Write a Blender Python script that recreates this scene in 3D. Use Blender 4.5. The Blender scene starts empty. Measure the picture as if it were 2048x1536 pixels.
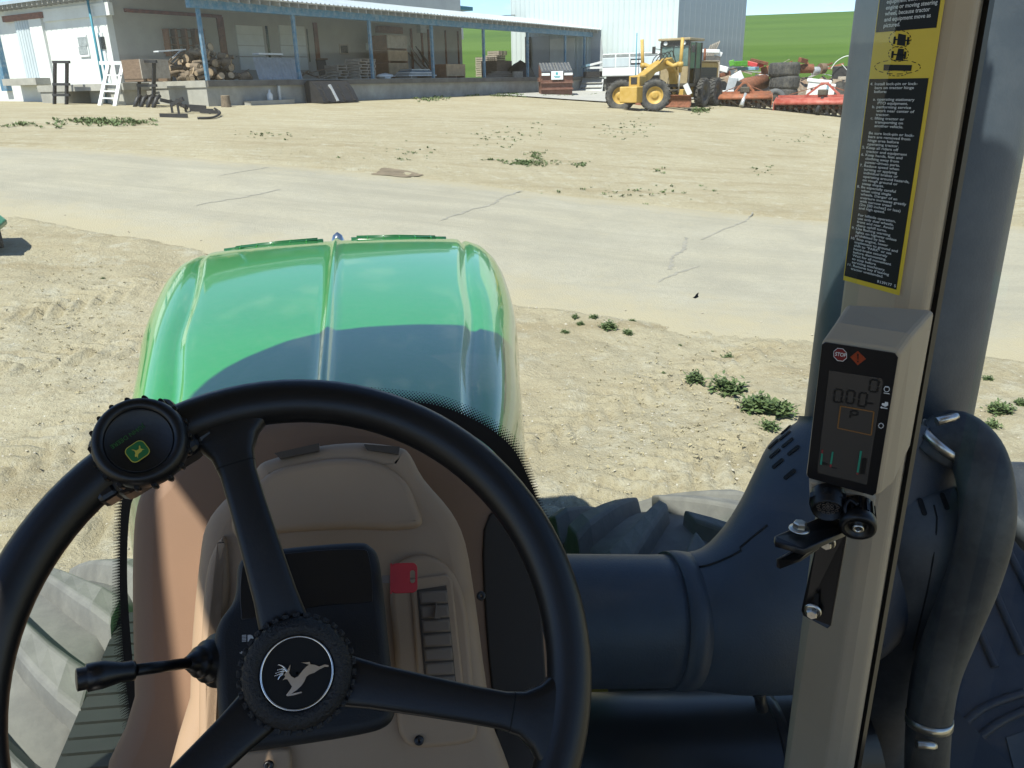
import bpy, bmesh, math, random
import numpy as np
from mathutils import Vector, Matrix, noise
from mathutils.bvhtree import BVHTree
random.seed(7)
SC = bpy.context.scene
COL = SC.collection
R_ = math.radians
# ---------------------------------------------------------------- camera
FPX = 1600.0
PSI, PIT, ROL = R_(10.6), R_(20.6), R_(1.22)
CAM = Vector((0.10, 0.0, 3.0))
_fh = Vector((math.sin(PSI), math.cos(PSI), 0))
CF = _fh * math.cos(PIT) + Vector((0, 0, -math.sin(PIT)))
_r = Vector((math.cos(PSI), -math.sin(PSI), 0)); _u = _r.cross(CF)
CR = _r * math.cos(ROL) - _u * math.sin(ROL)
CU = _u * math.cos(ROL) + _r * math.sin(ROL)
cam_d = bpy.data.cameras.new('camera'); cam = bpy.data.objects.new('camera', cam_d); COL.objects.link(cam)
cam_d.sensor_width = 36; cam_d.lens = 36 * FPX / 2048; cam_d.clip_start = .02; cam_d.clip_end = 3000
mw = Matrix((CR, CU, -CF)).transposed().to_4x4(); mw.translation = CAM
cam.matrix_world = mw
SC.camera = cam
# ---------------------------------------------------------------- sky, sun, exposure
SUN_AZ = Vector((-.664, -.748)).normalized()      # towards the sun, on the ground plan
SUN_EL = R_(57)
w = bpy.data.worlds.new('World'); SC.world = w; w.use_nodes = True
nt = w.node_tree; nt.nodes.clear()
sky = nt.nodes.new('ShaderNodeTexSky'); sky.sky_type = 'NISHITA'; sky.sun_disc = False
sky.sun_elevation = SUN_EL; sky.sun_rotation = math.atan2(SUN_AZ.x, SUN_AZ.y)
sky.altitude = 1500; sky.air_density = .8; sky.dust_density = .1; sky.ozone_density = 2.2
tc = nt.nodes.new('ShaderNodeTexCoord'); mp = nt.nodes.new('ShaderNodeMapping')
mp.inputs['Scale'].default_value = (3, 3, 9)
nz = nt.nodes.new('ShaderNodeTexNoise'); nz.inputs['Scale'].default_value = 2.2; nz.inputs['Detail'].default_value = 8; nz.inputs['Roughness'].default_value = .6
rp = nt.nodes.new('ShaderNodeValToRGB'); rp.color_ramp.elements[0].position = .58; rp.color_ramp.elements[1].position = .9
rp.color_ramp.elements[1].color = (.75, .75, .75, 1)
mx = nt.nodes.new('ShaderNodeMixRGB'); mx.inputs['Color2'].default_value = (7.5, 7.8, 8.2, 1)
bg = nt.nodes.new('ShaderNodeBackground'); bg.inputs['Strength'].default_value = .10
out = nt.nodes.new('ShaderNodeOutputWorld')
L = nt.links.new
L(tc.outputs['Generated'], mp.inputs['Vector']); L(mp.outputs['Vector'], nz.inputs['Vector']); L(nz.outputs['Fac'], rp.inputs['Fac'])
L(rp.outputs['Color'], mx.inputs['Fac']); L(sky.outputs['Color'], mx.inputs['Color1']); L(mx.outputs['Color'], bg.inputs['Color']); L(bg.outputs['Background'], out.inputs['Surface'])
sd = bpy.data.lights.new('sun', 'SUN'); sd.energy = 4.2; sd.angle = R_(.55); sd.color = (1, .945, .84)
so = bpy.data.objects.new('sun', sd); COL.objects.link(so)
SUNV = Vector((SUN_AZ.x * math.cos(SUN_EL), SUN_AZ.y * math.cos(SUN_EL), math.sin(SUN_EL)))
so.rotation_euler = SUNV.to_track_quat('Z', 'Y').to_euler(); so.location = (-6, -6, 12)
SC.render.engine = 'CYCLES'
SC.view_settings.view_transform = 'Standard'; SC.view_settings.look = 'None'
SC.view_settings.exposure = 1.0; SC.view_settings.gamma = 1
SC.cycles.transparent_max_bounces = 16; SC.cycles.max_bounces = 8
SC.render.resolution_x = 1024; SC.render.resolution_y = 768

# ---------------------------------------------------------------- projection helpers
def ray(x, y): return CF + CR * ((x - 1024) / FPX) + CU * ((768 - y) / FPX)
def V(x, y, d): return CAM + ray(x, y) * d
def HZ(x, y, z):
    d = ray(x, y); return CAM + d * ((z - CAM.z) / d.z)
def PL(x, y, o, n):
    d = ray(x, y); return CAM + d * ((o - CAM).dot(n) / d.dot(n))
# the yard frame: dock runs along A, its front looks along N
_a = ray(2120, 150); A = Vector((_a.x, _a.y, 0)).normalized(); N = Vector((A.y, -A.x, 0))
_d = ray(418, 213); O = CAM + _d * (36 / math.hypot(_d.x, _d.y)); O.z = 0
DF = Matrix((N, A, Vector((0, 0, 1)))).transposed().to_4x4(); DF.translation = O     # (n, s, z) -> world
DROT = math.atan2(N.y, N.x)
def FA(x, y, off=0):
    P = PL(x, y, O + N * off, N); return (P - O).dot(A), P.z
def FB(x, y, s=0):
    P = PL(x, y, O + A * s, A); return (P - O).dot(N), P.z
# ---------------------------------------------------------------- terrain
HM = [-400, -60, -10, 0, 6, 12, 18, 22, 25, 28, 40, 80, 500]
HV = [3.4, 3.2, 2.6, 2.37, 2.02, 1.62, 1.0, .52, .24, .12, .06, 0, -.5]
HT = [0] + [(HV[i + 1] - HV[i - 1]) / (HM[i + 1] - HM[i - 1]) for i in range(1, len(HM) - 1)] + [0]
def hprof(m):
    m = np.clip(np.asarray(m, float), HM[0], HM[-1] - 1e-6)
    k = np.clip(np.searchsorted(HM, m, side='right') - 1, 0, len(HM) - 2)
    hm, hv, ht = np.array(HM, float), np.array(HV), np.array(HT)
    h = hm[k + 1] - hm[k]; t = (m - hm[k]) / h
    return (2 * t**3 - 3 * t**2 + 1) * hv[k] + (t**3 - 2 * t**2 + t) * h * ht[k] + (-2 * t**3 + 3 * t**2) * hv[k + 1] + (t**3 - t**2) * h * ht[k + 1]
import bisect
def terr(x, y):
    m = (x - O.x) * N.x + (y - O.y) * N.y
    m = min(max(m, HM[0]), HM[-1] - 1e-6); k = bisect.bisect_right(HM, m) - 1
    h = HM[k + 1] - HM[k]; t = (m - HM[k]) / h; t2 = t * t; t3 = t2 * t
    return (2 * t3 - 3 * t2 + 1) * HV[k] + (t3 - 2 * t2 + t) * h * HT[k] + (3 * t2 - 2 * t3) * HV[k + 1] + (t3 - t2) * h * HT[k + 1]
def G(x, y, dz=0.0):
    d = ray(x, y); t = 1.5; lo = 0
    for i in range(400):
        P = CAM + d * t
        if P.z < terr(P.x, P.y) + dz: break
        lo = t; t *= 1.05
    hi = t
    for i in range(18):
        t = (lo + hi) / 2; P = CAM + d * t
        if P.z < terr(P.x, P.y) + dz: hi = t
        else: lo = t
    P = CAM + d * hi; P.z = terr(P.x, P.y) + dz
    return P

# ---------------------------------------------------------------- materials
MATS = {}
def mat(name, col, rough=.6, metal=0.0, var=.18, scale=6.0, bump=0.0, bscale=60.0, col2=None, coat=0.0, spec=.5, coord='Object', detail=6, stretch=None, dust=0.0, dustcol=(.42, .36, .27), dscale=3.0):
    m = bpy.data.materials.new(name); m.use_nodes = True; MATS[name] = m
    t = m.node_tree; b = t.nodes['Principled BSDF']
    b.inputs['Roughness'].default_value = rough; b.inputs['Metallic'].default_value = metal
    b.inputs['Coat Weight'].default_value = coat; b.inputs['Coat Roughness'].default_value = .04
    b.inputs['Specular IOR Level'].default_value = spec
    c = t.nodes.new('ShaderNodeTexCoord'); src = c.outputs[coord]
    if stretch:
        mpn = t.nodes.new('ShaderNodeMapping'); mpn.inputs['Scale'].default_value = stretch
        t.links.new(src, mpn.inputs['Vector']); src = mpn.outputs['Vector']
    n = t.nodes.new('ShaderNodeTexNoise'); n.inputs['Scale'].default_value = scale; n.inputs['Detail'].default_value = detail; n.inputs['Roughness'].default_value = .62
    t.links.new(src, n.inputs['Vector'])
    r = t.nodes.new('ShaderNodeValToRGB'); r.color_ramp.elements[0].position = .3; r.color_ramp.elements[1].position = .7
    c1 = [max(0, v * (1 - var)) for v in col]; c2 = list(col2) if col2 else [v * (1 + var) for v in col]
    r.color_ramp.elements[0].color = (*c1, 1); r.color_ramp.elements[1].color = (*c2, 1)
    t.links.new(n.outputs['Fac'], r.inputs['Fac'])
    last = r.outputs['Color']
    if dust:
        n3 = t.nodes.new('ShaderNodeTexNoise'); n3.inputs['Scale'].default_value = dscale; n3.inputs['Detail'].default_value = 10; n3.inputs['Roughness'].default_value = .7
        t.links.new(src, n3.inputs['Vector'])
        r3 = t.nodes.new('ShaderNodeValToRGB'); r3.color_ramp.elements[0].position = .42; r3.color_ramp.elements[1].position = .72
        r3.color_ramp.elements[1].color = (dust, dust, dust, 1)
        t.links.new(n3.outputs['Fac'], r3.inputs['Fac'])
        mm = t.nodes.new('ShaderNodeMixRGB'); mm.inputs['Color2'].default_value = (*dustcol, 1)
        t.links.new(r3.outputs['Color'], mm.inputs['Fac']); t.links.new(last, mm.inputs['Color1']); last = mm.outputs['Color']
    t.links.new(last, b.inputs['Base Color'])
    if bump:
        n2 = t.nodes.new('ShaderNodeTexNoise'); n2.inputs['Scale'].default_value = bscale; n2.inputs['Detail'].default_value = 4
        t.links.new(src, n2.inputs['Vector'])
        bp = t.nodes.new('ShaderNodeBump'); bp.inputs['Strength'].default_value = bump; bp.inputs['Distance'].default_value = .02
        t.links.new(n2.outputs['Fac'], bp.inputs['Height']); t.links.new(bp.outputs['Normal'], b.inputs['Normal'])
    return m
# ---------------------------------------------------------------- mesh builder
WM = {}
def ident(): return Matrix.Identity(4)
class MB:
    def __init__(s, M=None): s.v = []; s.f = []; s.sm = []; s.M = M
    def add(s, vs, fs, smooth=False):
        b = len(s.v)
        s.v += [(s.M @ Vector(p)) if s.M else Vector(p) for p in vs]
        s.f += [tuple(i + b for i in f) for f in fs]; s.sm += [smooth] * len(fs)
        return s
    def box(s, c, d, R=None):
        hx, hy, hz = d[0] / 2, d[1] / 2, d[2] / 2; c = Vector(c)
        vs = [Vector((x, y, z)) for x in (-hx, hx) for y in (-hy, hy) for z in (-hz, hz)]
        if R is not None: vs = [R @ p for p in vs]
        return s.add([p + c for p in vs], [(0, 1, 3, 2), (4, 6, 7, 5), (0, 4, 5, 1), (2, 3, 7, 6), (0, 2, 6, 4), (1, 5, 7, 3)])
    def b2(s, lo, hi): return s.box([(lo[i] + hi[i]) / 2 for i in range(3)], [abs(hi[i] - lo[i]) for i in range(3)])
    def bar(s, p0, p1, w, h, up=(0, 0, 1)):
        p0, p1 = Vector(p0), Vector(p1); d = (p1 - p0); l = d.length; d.normalize()
        up = Vector(up)
        if abs(d.dot(up)) > .98: up = Vector((1, 0, 0))
        x = d.cross(up).normalized(); z = x.cross(d)
        R = Matrix((x, d, z)).transposed()
        return s.box((p0 + p1) / 2, (w, l, h), R)
    def tube(s, pts, rad, n=12, caps=True, flat=None):
        pts = [Vector(p) for p in pts]; k = len(pts)
        if not hasattr(rad, '__len__'): rad = [rad] * k
        vs, fs = [], []; px = None
        for i in range(k):
            d = (pts[min(i + 1, k - 1)] - pts[max(i - 1, 0)]).normalized()
            if px is None:
                px = d.orthogonal().normalized()
            px = (px - d * px.dot(d)).normalized(); py = d.cross(px)
            for j in range(n):
                a = 2 * math.pi * j / n
                vs.append(pts[i] + px * math.cos(a) * rad[i] + py * math.sin(a) * rad[i])
        for i in range(k - 1):
            for j in range(n):
                j2 = (j + 1) % n
                fs.append((i * n + j, i * n + j2, (i + 1) * n + j2, (i + 1) * n + j))
        s.add(vs, fs, True)
        if caps:
            s.add(vs[:n], [tuple(range(n))[::-1]]); s.add(vs[-n:], [tuple(range(n))])
        return s
    def cyl(s, p0, p1, r, r1=None, n=14): return s.tube([p0, p1], [r, r if r1 is None else r1], n)
    def prism(s, poly, off, smooth_side=False):
        poly = [Vector(p) for p in poly]; off = Vector(off); n = len(poly)
        s.add(poly + [p + off for p in poly], [tuple(range(n))[::-1], tuple(range(n, 2 * n))])
        s.add(poly + [p + off for p in poly], [(i, (i + 1) % n, n + (i + 1) % n, n + i) for i in range(n)], smooth_side)
        return s
    def lathe(s, prof, o, ax, n=24, smooth=True, x0=None):
        o, ax = Vector(o), Vector(ax).normalized(); px = (Vector(x0) if x0 else ax.orthogonal()).normalized(); py = ax.cross(px); k = len(prof)
        vs = []
        for r, h in prof:
            for j in range(n):
                a = 2 * math.pi * j / n
                vs.append(o + ax * h + (px * math.cos(a) + py * math.sin(a)) * r)
        fs = [(i * n + j, i * n + (j + 1) % n, (i + 1) * n + (j + 1) % n, (i + 1) * n + j) for i in range(k - 1) for j in range(n)]
        return s.add(vs, fs, smooth)
    def grid(s, rows, smooth=True, close=False):
        h, wd = len(rows), len(rows[0]); vs = [p for r in rows for p in r]
        fs = []
        for i in range(h - 1):
            for j in range(wd if close else wd - 1):
                j2 = (j + 1) % wd
                fs.append((i * wd + j, i * wd + j2, (i + 1) * wd + j2, (i + 1) * wd + j))
        return s.add(vs, fs, smooth)
    def build(s, name, m, parent=None, bevel=0, seg=2, solid=0, fix=True, subd=0):
        me = bpy.data.meshes.new(name)
        W = WM[parent.name].inverted() if parent and parent.name in WM else None
        me.from_pydata([tuple(W @ p) if W else tuple(p) for p in s.v], [], s.f)
        me.polygons.foreach_set('use_smooth', s.sm)
        me.materials.append(MATS[m] if isinstance(m, str) else m)
        if fix:
            bm = bmesh.new(); bm.from_mesh(me); bmesh.ops.remove_doubles(bm, verts=bm.verts, dist=1e-5)
            bmesh.ops.recalc_face_normals(bm, faces=bm.faces); bm.to_mesh(me); bm.free()
        me.update()
        o = bpy.data.objects.new(name, me); COL.objects.link(o)
        if parent:
            o.parent = parent; WM[o.name] = WM.get(parent.name, ident())
        else: WM[o.name] = ident()
        if solid:
            md = o.modifiers.new('s', 'SOLIDIFY'); md.thickness = solid; md.offset = 0
        if bevel:
            md = o.modifiers.new('b', 'BEVEL'); md.width = bevel; md.segments = seg; md.limit_method = 'ANGLE'; md.angle_limit = R_(35); md.harden_normals = False
        if subd:
            md = o.modifiers.new('u', 'SUBSURF'); md.levels = subd; md.render_levels = subd
        return o
def tag(o, label, cat, group=None, kind=None):
    o['label'] = label
    if cat: o['category'] = cat
    if group: o['group'] = group
    if kind: o['kind'] = kind
    return o
def thing(name, label, cat, loc=(0, 0, 0), rz=0.0, group=None):
    o = bpy.data.objects.new(name, None); COL.objects.link(o); o.empty_display_size = .1
    o.location = loc; o.rotation_euler = (0, 0, rz)
    WM[o.name] = Matrix.Translation(Vector(loc)) @ Matrix.Rotation(rz, 4, 'Z')
    return tag(o, label, cat, group)
def copy_tree(o, parent=None):
    c = o.copy(); COL.objects.link(c); c.parent = parent
    for ch in o.children: copy_tree(ch, c)
    return c
def place(o, loc, rz=None, rx=None, ry=None):
    o.location = loc
    e = o.rotation_euler
    o.rotation_euler = (e[0] if rx is None else rx, e[1] if ry is None else ry, e[2] if rz is None else rz)
    return o
def FR(loc, rz): return Matrix.Translation(Vector(loc)) @ Matrix.Rotation(rz, 4, 'Z')
def D(n, s, z): return DF @ Vector((n, s, z))
def smooth_poly(pts, n=6, closed=True):
    pts = [Vector(p) for p in pts]; k = len(pts); o = []
    for i in range(k if closed else k - 1):
        p0, p1, p2, p3 = (pts[(i - 1) % k] if closed or i > 0 else pts[i]), pts[i], pts[(i + 1) % k], (pts[(i + 2) % k] if closed or i + 2 < k else pts[(i + 1) % k])
        for j in range(n):
            t = j / n
            o.append(.5 * ((2 * p1) + (p2 - p0) * t + (2 * p0 - 5 * p1 + 4 * p2 - p3) * t * t + (3 * p1 - p0 - 3 * p2 + p3) * t**3))
    if not closed: o.append(pts[-1])
    return o
# ================================================================ SETTING
def vnoise(x, y, seed=0):
    xi, yi = np.floor(x).astype(np.int64), np.floor(y).astype(np.int64); fx, fy = x - xi, y - yi
    fx = fx * fx * (3 - 2 * fx); fy = fy * fy * (3 - 2 * fy)
    def h(a, b):
        n = (a * 374761393 + b * 668265263 + seed * 974711) & 0x7fffffff
        n = ((n ^ (n >> 13)) * 1274126177) & 0x7fffffff
        return ((n ^ (n >> 16)) & 0xffff) / 65535.0
    return (h(xi, yi) * (1 - fx) + h(xi + 1, yi) * fx) * (1 - fy) + (h(xi, yi + 1) * (1 - fx) + h(xi + 1, yi + 1) * fx) * fy - .5
def tracks(X, Y):
    z = np.zeros_like(X)
    for (p, q, wd, k, dp) in TRK:
        p, q = Vector(p[:2]), Vector(q[:2]); d = (q - p).normalized()
        u = (X - p.x) * d.x + (Y - p.y) * d.y; v = -(X - p.x) * d.y + (Y - p.y) * d.x
        v = v + .12 * np.sin(u * .7 + k)
        env = np.clip(1.25 - np.abs(v) / (wd / 2), 0, .25) * 4 * np.clip((u + 1) * 2, 0, 1) * np.clip(((q - p).length + 1 - u) * 2, 0, 1)
        ph = (u + np.abs(v) * .9 + (v > 0) * .11) / .23
        r = np.clip(np.abs((ph % 1) - .5) * 5 - .75, -.5, .5)
        z += env * (r * dp - dp * .3) * (.55 + .9 * np.clip(vnoise(X * 1.3, Y * 1.3, 5) + .5, 0, 1))
    return z
def fine(X, Y):
    z = vnoise(X * 1.1, Y * 1.1, 1) * .07 + vnoise(X * 3.1, Y * 3.1, 2) * .05 + vnoise(X * 8, Y * 8, 3) * .030 + vnoise(X * 18, Y * 18, 4) * .018
    return z * np.clip(1.25 - np.hypot(X, Y) / 26, 0, 1)
MX = lambda X, Y: (X - O.x) * N.x + (Y - O.y) * N.y
SX = lambda X, Y: (X - O.x) * A.x + (Y - O.y) * A.y
TRK = [(G(-60, 960), G(270, 800), .55, 0, .085), (G(-80, 640), G(290, 570), .5, 1.3, .07), (G(1010, 1060), G(1420, 930), .55, 2, .07), (G(-40, 1130), G(250, 1010), .55, 3, .085), (G(1040, 900), G(1500, 700), .45, 4, .05), (G(-60, 760), G(285, 690), .5, 5, .07)]
# road edges picked on the ground, straight lines in plan
rf0, rf1 = G(0, 288), G(1640, 434); rn0, rn1 = G(300, 484), G(1620, 690)
def ext(p, q, t): return p + (q - p) * t
RE_F = [ext(rf0, rf1, -6), ext(rf0, rf1, 8)]; RE_N = [ext(rn0, rn1, -8), ext(rn0, rn1, 8)]
def side(p, q, X, Y): 
    d = Vector((q.x - p.x, q.y - p.y)).normalized(); return (X - p.x) * d.y - (Y - p.y) * d.x
def sp(lo, hi, d0, far, g):
    a = list(np.arange(lo, hi, d0)); x = hi; st = d0
    while x < far: a.append(x); st *= g; x += st
    x = lo; st = d0; b = []
    while x > -far: st *= g; x -= st; b.append(x)
    return np.array(b[::-1] + a)
def np_grid(xs, ys, zf, name, m, keep=None):
    X, Y = np.meshgrid(xs, ys); Z = zf(X, Y)
    nx, ny = len(xs), len(ys); me = bpy.data.meshes.new(name)
    co = np.stack([X, Y, Z], -1).reshape(-1, 3)
    i = np.arange(nx * ny).reshape(ny, nx); q = np.stack([i[:-1, :-1], i[:-1, 1:], i[1:, 1:], i[1:, :-1]], -1).reshape(-1, 4)
    me.vertices.add(len(co)); me.vertices.foreach_set('co', co.ravel())
    me.loops.add(q.size); me.loops.foreach_set('vertex_index', q.ravel())
    me.polygons.add(len(q)); me.polygons.foreach_set('loop_start', np.arange(0, q.size, 4)); me.polygons.foreach_set('use_smooth', np.ones(len(q), bool))
    me.update(calc_edges=True); me.validate(); me.materials.append(MATS[m])
    o = bpy.data.objects.new(name, me); COL.objects.link(o); return o
# --- ground material
def ground_mat():
    m = bpy.data.materials.new('dirt'); m.use_nodes = True; MATS['dirt'] = m; t = m.node_tree; b = t.nodes['Principled BSDF']; l = t.links.new
    b.inputs['Roughness'].default_value = .95; b.inputs['Specular IOR Level'].default_value = .15
    c = t.nodes.new('ShaderNodeTexCoord')
    def noi(sc, det=8, ro=.6, st=None):
        n = t.nodes.new('ShaderNodeTexNoise'); n.inputs['Scale'].default_value = sc; n.inputs['Detail'].default_value = det; n.inputs['Roughness'].default_value = ro
        if st:
            mp = t.nodes.new('ShaderNodeMapping'); mp.inputs['Rotation'].default_value = (0, 0, st[0]); mp.inputs['Scale'].default_value = st[1]
            l(c.outputs['Object'], mp.inputs['Vector']); l(mp.outputs['Vector'], n.inputs['Vector'])
        else: l(c.outputs['Object'], n.inputs['Vector'])
        return n.outputs['Fac']
    def ramp(src, a, b_, c0=(0, 0, 0), c1=(1, 1, 1)):
        r = t.nodes.new('ShaderNodeValToRGB'); r.color_ramp.elements[0].position = a; r.color_ramp.elements[1].position = b_
        r.color_ramp.elements[0].color = (*c0, 1); r.color_ramp.elements[1].color = (*c1, 1); l(src, r.inputs['Fac']); return r.outputs['Color']
    def mix(f, a, b_):
        x = t.nodes.new('ShaderNodeMixRGB'); 
        if isinstance(f, float): x.inputs['Fac'].default_value = f
        else: l(f, x.inputs['Fac'])
        for k, q in (('Color1', a), ('Color2', b_)):
            if isinstance(q, tuple): x.inputs[k].default_value = (*q, 1)
            else: l(q, x.inputs[k])
        return x.outputs['Color']
    base = ramp(noi(.35), .3, .7, (.328, .288, .190), (.402, .368, .262))
    base = mix(ramp(noi(.9, 8, .65, (R_(44), (.35, 2.4, 1))), .5, .68), base, (.295, .250, .158))
    base = mix(ramp(noi(2.6, 9, .7), .52, .75), base, (.44, .425, .34))
    base = mix(ramp(noi(14, 6, .7), .48, .8), base, (.268, .232, .152))
    base = mix(ramp(noi(60, 3, .7), .6, .72), base, (.46, .43, .35))
    v = t.nodes.new('ShaderNodeTexVoronoi'); v.inputs['Scale'].default_value = 9; l(c.outputs['Object'], v.inputs['Vector'])
    base = mix(ramp(v.outputs['Distance'], .05, .09, (1, 1, 1), (0, 0, 0)), base, (.55, .53, .46))
    l(base, b.inputs['Base Color'])
    bp = t.nodes.new('ShaderNodeBump'); bp.inputs['Strength'].default_value = .8; bp.inputs['Distance'].default_value = .035
    ad = t.nodes.new('ShaderNodeMath'); ad.operation = 'ADD'; l(noi(24, 8, .75), ad.inputs[0]); l(noi(6, 6, .7), ad.inputs[1])
    l(ad.outputs[0], bp.inputs['Height']); l(bp.outputs['Normal'], b.inputs['Normal'])
ground_mat()
_pd = G(815, 346)
def ground_z(X, Y):
    z = hprof(MX(X, Y)) + fine(X, Y)
    z = z + tracks(X, Y)
    # the road bed lies a little lower than the sheet of the road
    inside = np.clip(side(RE_F[0], RE_F[1], X, Y) / .35 + .0, 0, 1) * np.clip(-side(RE_N[0], RE_N[1], X, Y) / .35, 0, 1)
    return z - .055 * inside - inside * fine(X, Y) * .8
def gz(x, y): return float(ground_z(np.array([x]), np.array([y]))[0])
xs = sp(-6.5, 8.0, .055, 900, 1.045); ys = sp(1.2, 13.0, .055, 900, 1.045)
tag(np_grid(xs, ys, ground_z, 'ground', 'dirt'), 'pale tan dirt yard with gravel and tyre tracks', 'ground', kind='structure')
# --- road
mat('road_surface', (.325, .310, .250), .95, var=.12, scale=.8, bump=.6, bscale=45, dust=.8, dustcol=(.375, .35, .268), dscale=.9, spec=.1)
def road_streaks():
    m = MATS['road_surface']; t = m.node_tree; b = t.nodes['Principled BSDF']; lk = b.inputs['Base Color'].links[0]; src = lk.from_socket
    c = t.nodes.new('ShaderNodeTexCoord'); mp = t.nodes.new('ShaderNodeMapping'); d = RE_F[1] - RE_F[0]
    mp.vector_type = 'TEXTURE'; mp.inputs['Rotation'].default_value = (0, 0, math.atan2(d.y, d.x)); mp.inputs['Scale'].default_value = (9, .8, 1)
    n = t.nodes.new('ShaderNodeTexNoise'); n.inputs['Scale'].default_value = 1.0; n.inputs['Detail'].default_value = 9; n.inputs['Roughness'].default_value = .68
    r = t.nodes.new('ShaderNodeValToRGB'); r.color_ramp.elements[0].position = .48; r.color_ramp.elements[1].position = .66; r.color_ramp.elements[1].color = (.7, .7, .7, 1)
    x = t.nodes.new('ShaderNodeMixRGB'); x.inputs['Color2'].default_value = (.270, .258, .208, 1)
    l = t.links.new; l(c.outputs['Object'], mp.inputs['Vector']); l(mp.outputs['Vector'], n.inputs['Vector']); l(n.outputs['Fac'], r.inputs['Fac']); l(r.outputs['Color'], x.inputs['Fac']); n5 = t.nodes.new('ShaderNodeTexNoise'); n5.inputs['Scale'].default_value = 16; n5.inputs['Detail'].default_value = 10; n5.inputs['Roughness'].default_value = .8; l(c.outputs['Object'], n5.inputs['Vector']); r5 = t.nodes.new('ShaderNodeValToRGB'); r5.color_ramp.elements[0].position = .46; r5.color_ramp.elements[1].position = .7; r5.color_ramp.elements[1].color = (.5, .5, .5, 1); l(n5.outputs['Fac'], r5.inputs['Fac']); x5 = t.nodes.new('ShaderNodeMixRGB'); x5.inputs['Color2'].default_value = (.22, .212, .172, 1); l(r5.outputs['Color'], x5.inputs['Fac']); l(src, x5.inputs['Color1']); l(x5.outputs['Color'], x.inputs['Color1']); at = t.nodes.new('ShaderNodeAttribute'); at.attribute_name = 'edge'; n2 = t.nodes.new('ShaderNodeTexNoise'); n2.inputs['Scale'].default_value = 2.2; n2.inputs['Detail'].default_value = 9; n2.inputs['Roughness'].default_value = .7
    l(c.outputs['Object'], n2.inputs['Vector']); ad = t.nodes.new('ShaderNodeMath'); ad.operation = 'ADD'; l(at.outputs['Fac'], ad.inputs[0]); l(n2.outputs['Fac'], ad.inputs[1]); r2 = t.nodes.new('ShaderNodeValToRGB'); r2.color_ramp.elements[0].position = .58; r2.color_ramp.elements[1].position = 1.0; l(ad.outputs[0], r2.inputs['Fac'])
    x2 = t.nodes.new('ShaderNodeMixRGB'); x2.inputs['Color2'].default_value = (.345, .313, .222, 1); l(r2.outputs['Color'], x2.inputs['Fac']); l(x.outputs['Color'], x2.inputs['Color1']); l(x2.outputs['Color'], b.inputs['Base Color'])
road_streaks()
rows = []
for i in range(0, 561):
    t = i / 560; t = t
    pf, pn = ext(RE_F[0], RE_F[1], t), ext(RE_N[0], RE_N[1], t)
    row = []
    for j in range(25):
        k = j / 24; P = pf.lerp(pn, k)
        if j in (0, 24):
            wob = noise.noise(Vector((P.x * .55, P.y * .55, j))) * .3 + noise.noise(Vector((P.x * 2.2, P.y * 2.2, j))) * .12
            P += (pn - pf).normalized() * wob
        P.z = terr(P.x, P.y) + .012 + ((-.05, -.028, -.012)[min(j, 24 - j)] if min(j, 24 - j) < 3 else 0) * 1.0 + noise.noise(Vector((P.x * .3, P.y * .3, 0))) * .03
        row.append(P)
    rows.append(row)
road = MB().grid(rows).build('road', 'road_surface', fix=False); _at = road.data.attributes.new('edge', 'FLOAT', 'POINT'); _at.data.foreach_set('value', [max(0, 1 - min(j, 24 - j) / 5) * .55 for i in range(561) for j in range(25)]); tag(road, 'pale grey worn asphalt road crossing the yard', 'road', kind='structure')
mat('tar', (.245, .238, .20), .8, var=.2, dust=.35, dscale=9)
def ribbon(px, wd, name, parent, m, dz=.0165):
    pts = smooth_poly([G(*p) for p in px], 8, False); L0, R0 = [], []
    for i, p in enumerate(pts):
        d = (pts[min(i + 1, len(pts) - 1)] - pts[max(0, i - 1)]).normalized(); nrm = Vector((-d.y, d.x, 0))
        wv = wd * (.6 + .8 * random.random()) * (.3 if i in (0, len(pts) - 1) else 1); jit = nrm * (random.random() - .5) * wd * 1.2
        for L_, s_ in ((L0, 1), (R0, -1)):
            q = p + nrm * wv * .5 * s_ + jit; q.z = terr(q.x, q.y) + dz + noise.noise(Vector((q.x * .3, q.y * .3, 0))) * .03; L_.append(q)
    return MB().grid([L0, R0]).build(name, m, parent)
for px, wd in [([(1508, 423), (1490, 443), (1450, 460), (1402, 480)], .035), ([(1372, 475), (1366, 497), (1345, 515), (1338, 540)], .06), ([(1400, 532), (1350, 548), (1318, 566)], .04), ([(1045, 382), (1003, 398), (985, 410), (935, 424), (880, 442)], .045), ([(560, 378), (500, 392), (430, 404), (390, 412)], .045), ([(540, 336), (480, 345), (440, 352)], .03)]:
    ribbon(px, wd, 'crack', road, 'tar')
# damp hollow beside the road
mat('damp_earth', (.185, .148, .098), .85, var=.3, scale=3)
dm = MB(); _c = G(812, 346); nx_, ny_ = 80, 40
def dpt(i, j): q = G(730 + 170 * i / nx_, 334 + 24 * j / ny_); q.z += .014; return q
gp = [[dpt(i, j) for i in range(nx_ + 1)] for j in range(ny_ + 1)]
for j in range(ny_):
    for i in range(nx_):
        u_, v_ = (i / nx_ - .5) * 2, (j / ny_ - .5) * 2; p = gp[j][i]
        if noise.fractal(Vector((p.x * .8, p.y * .8, 2)), 1.0, 2.0, 5) * 1.3 + .42 - 1.0 * (u_ * u_ + v_ * v_) ** .8 > 0: dm.add([gp[j][i], gp[j][i + 1], gp[j + 1][i + 1], gp[j + 1][i]], [(0, 1, 2, 3)])
tag(dm.build('damp_patch', 'damp_earth'), 'dark damp patch of earth at the road edge', 'ground', kind='structure')
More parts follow.
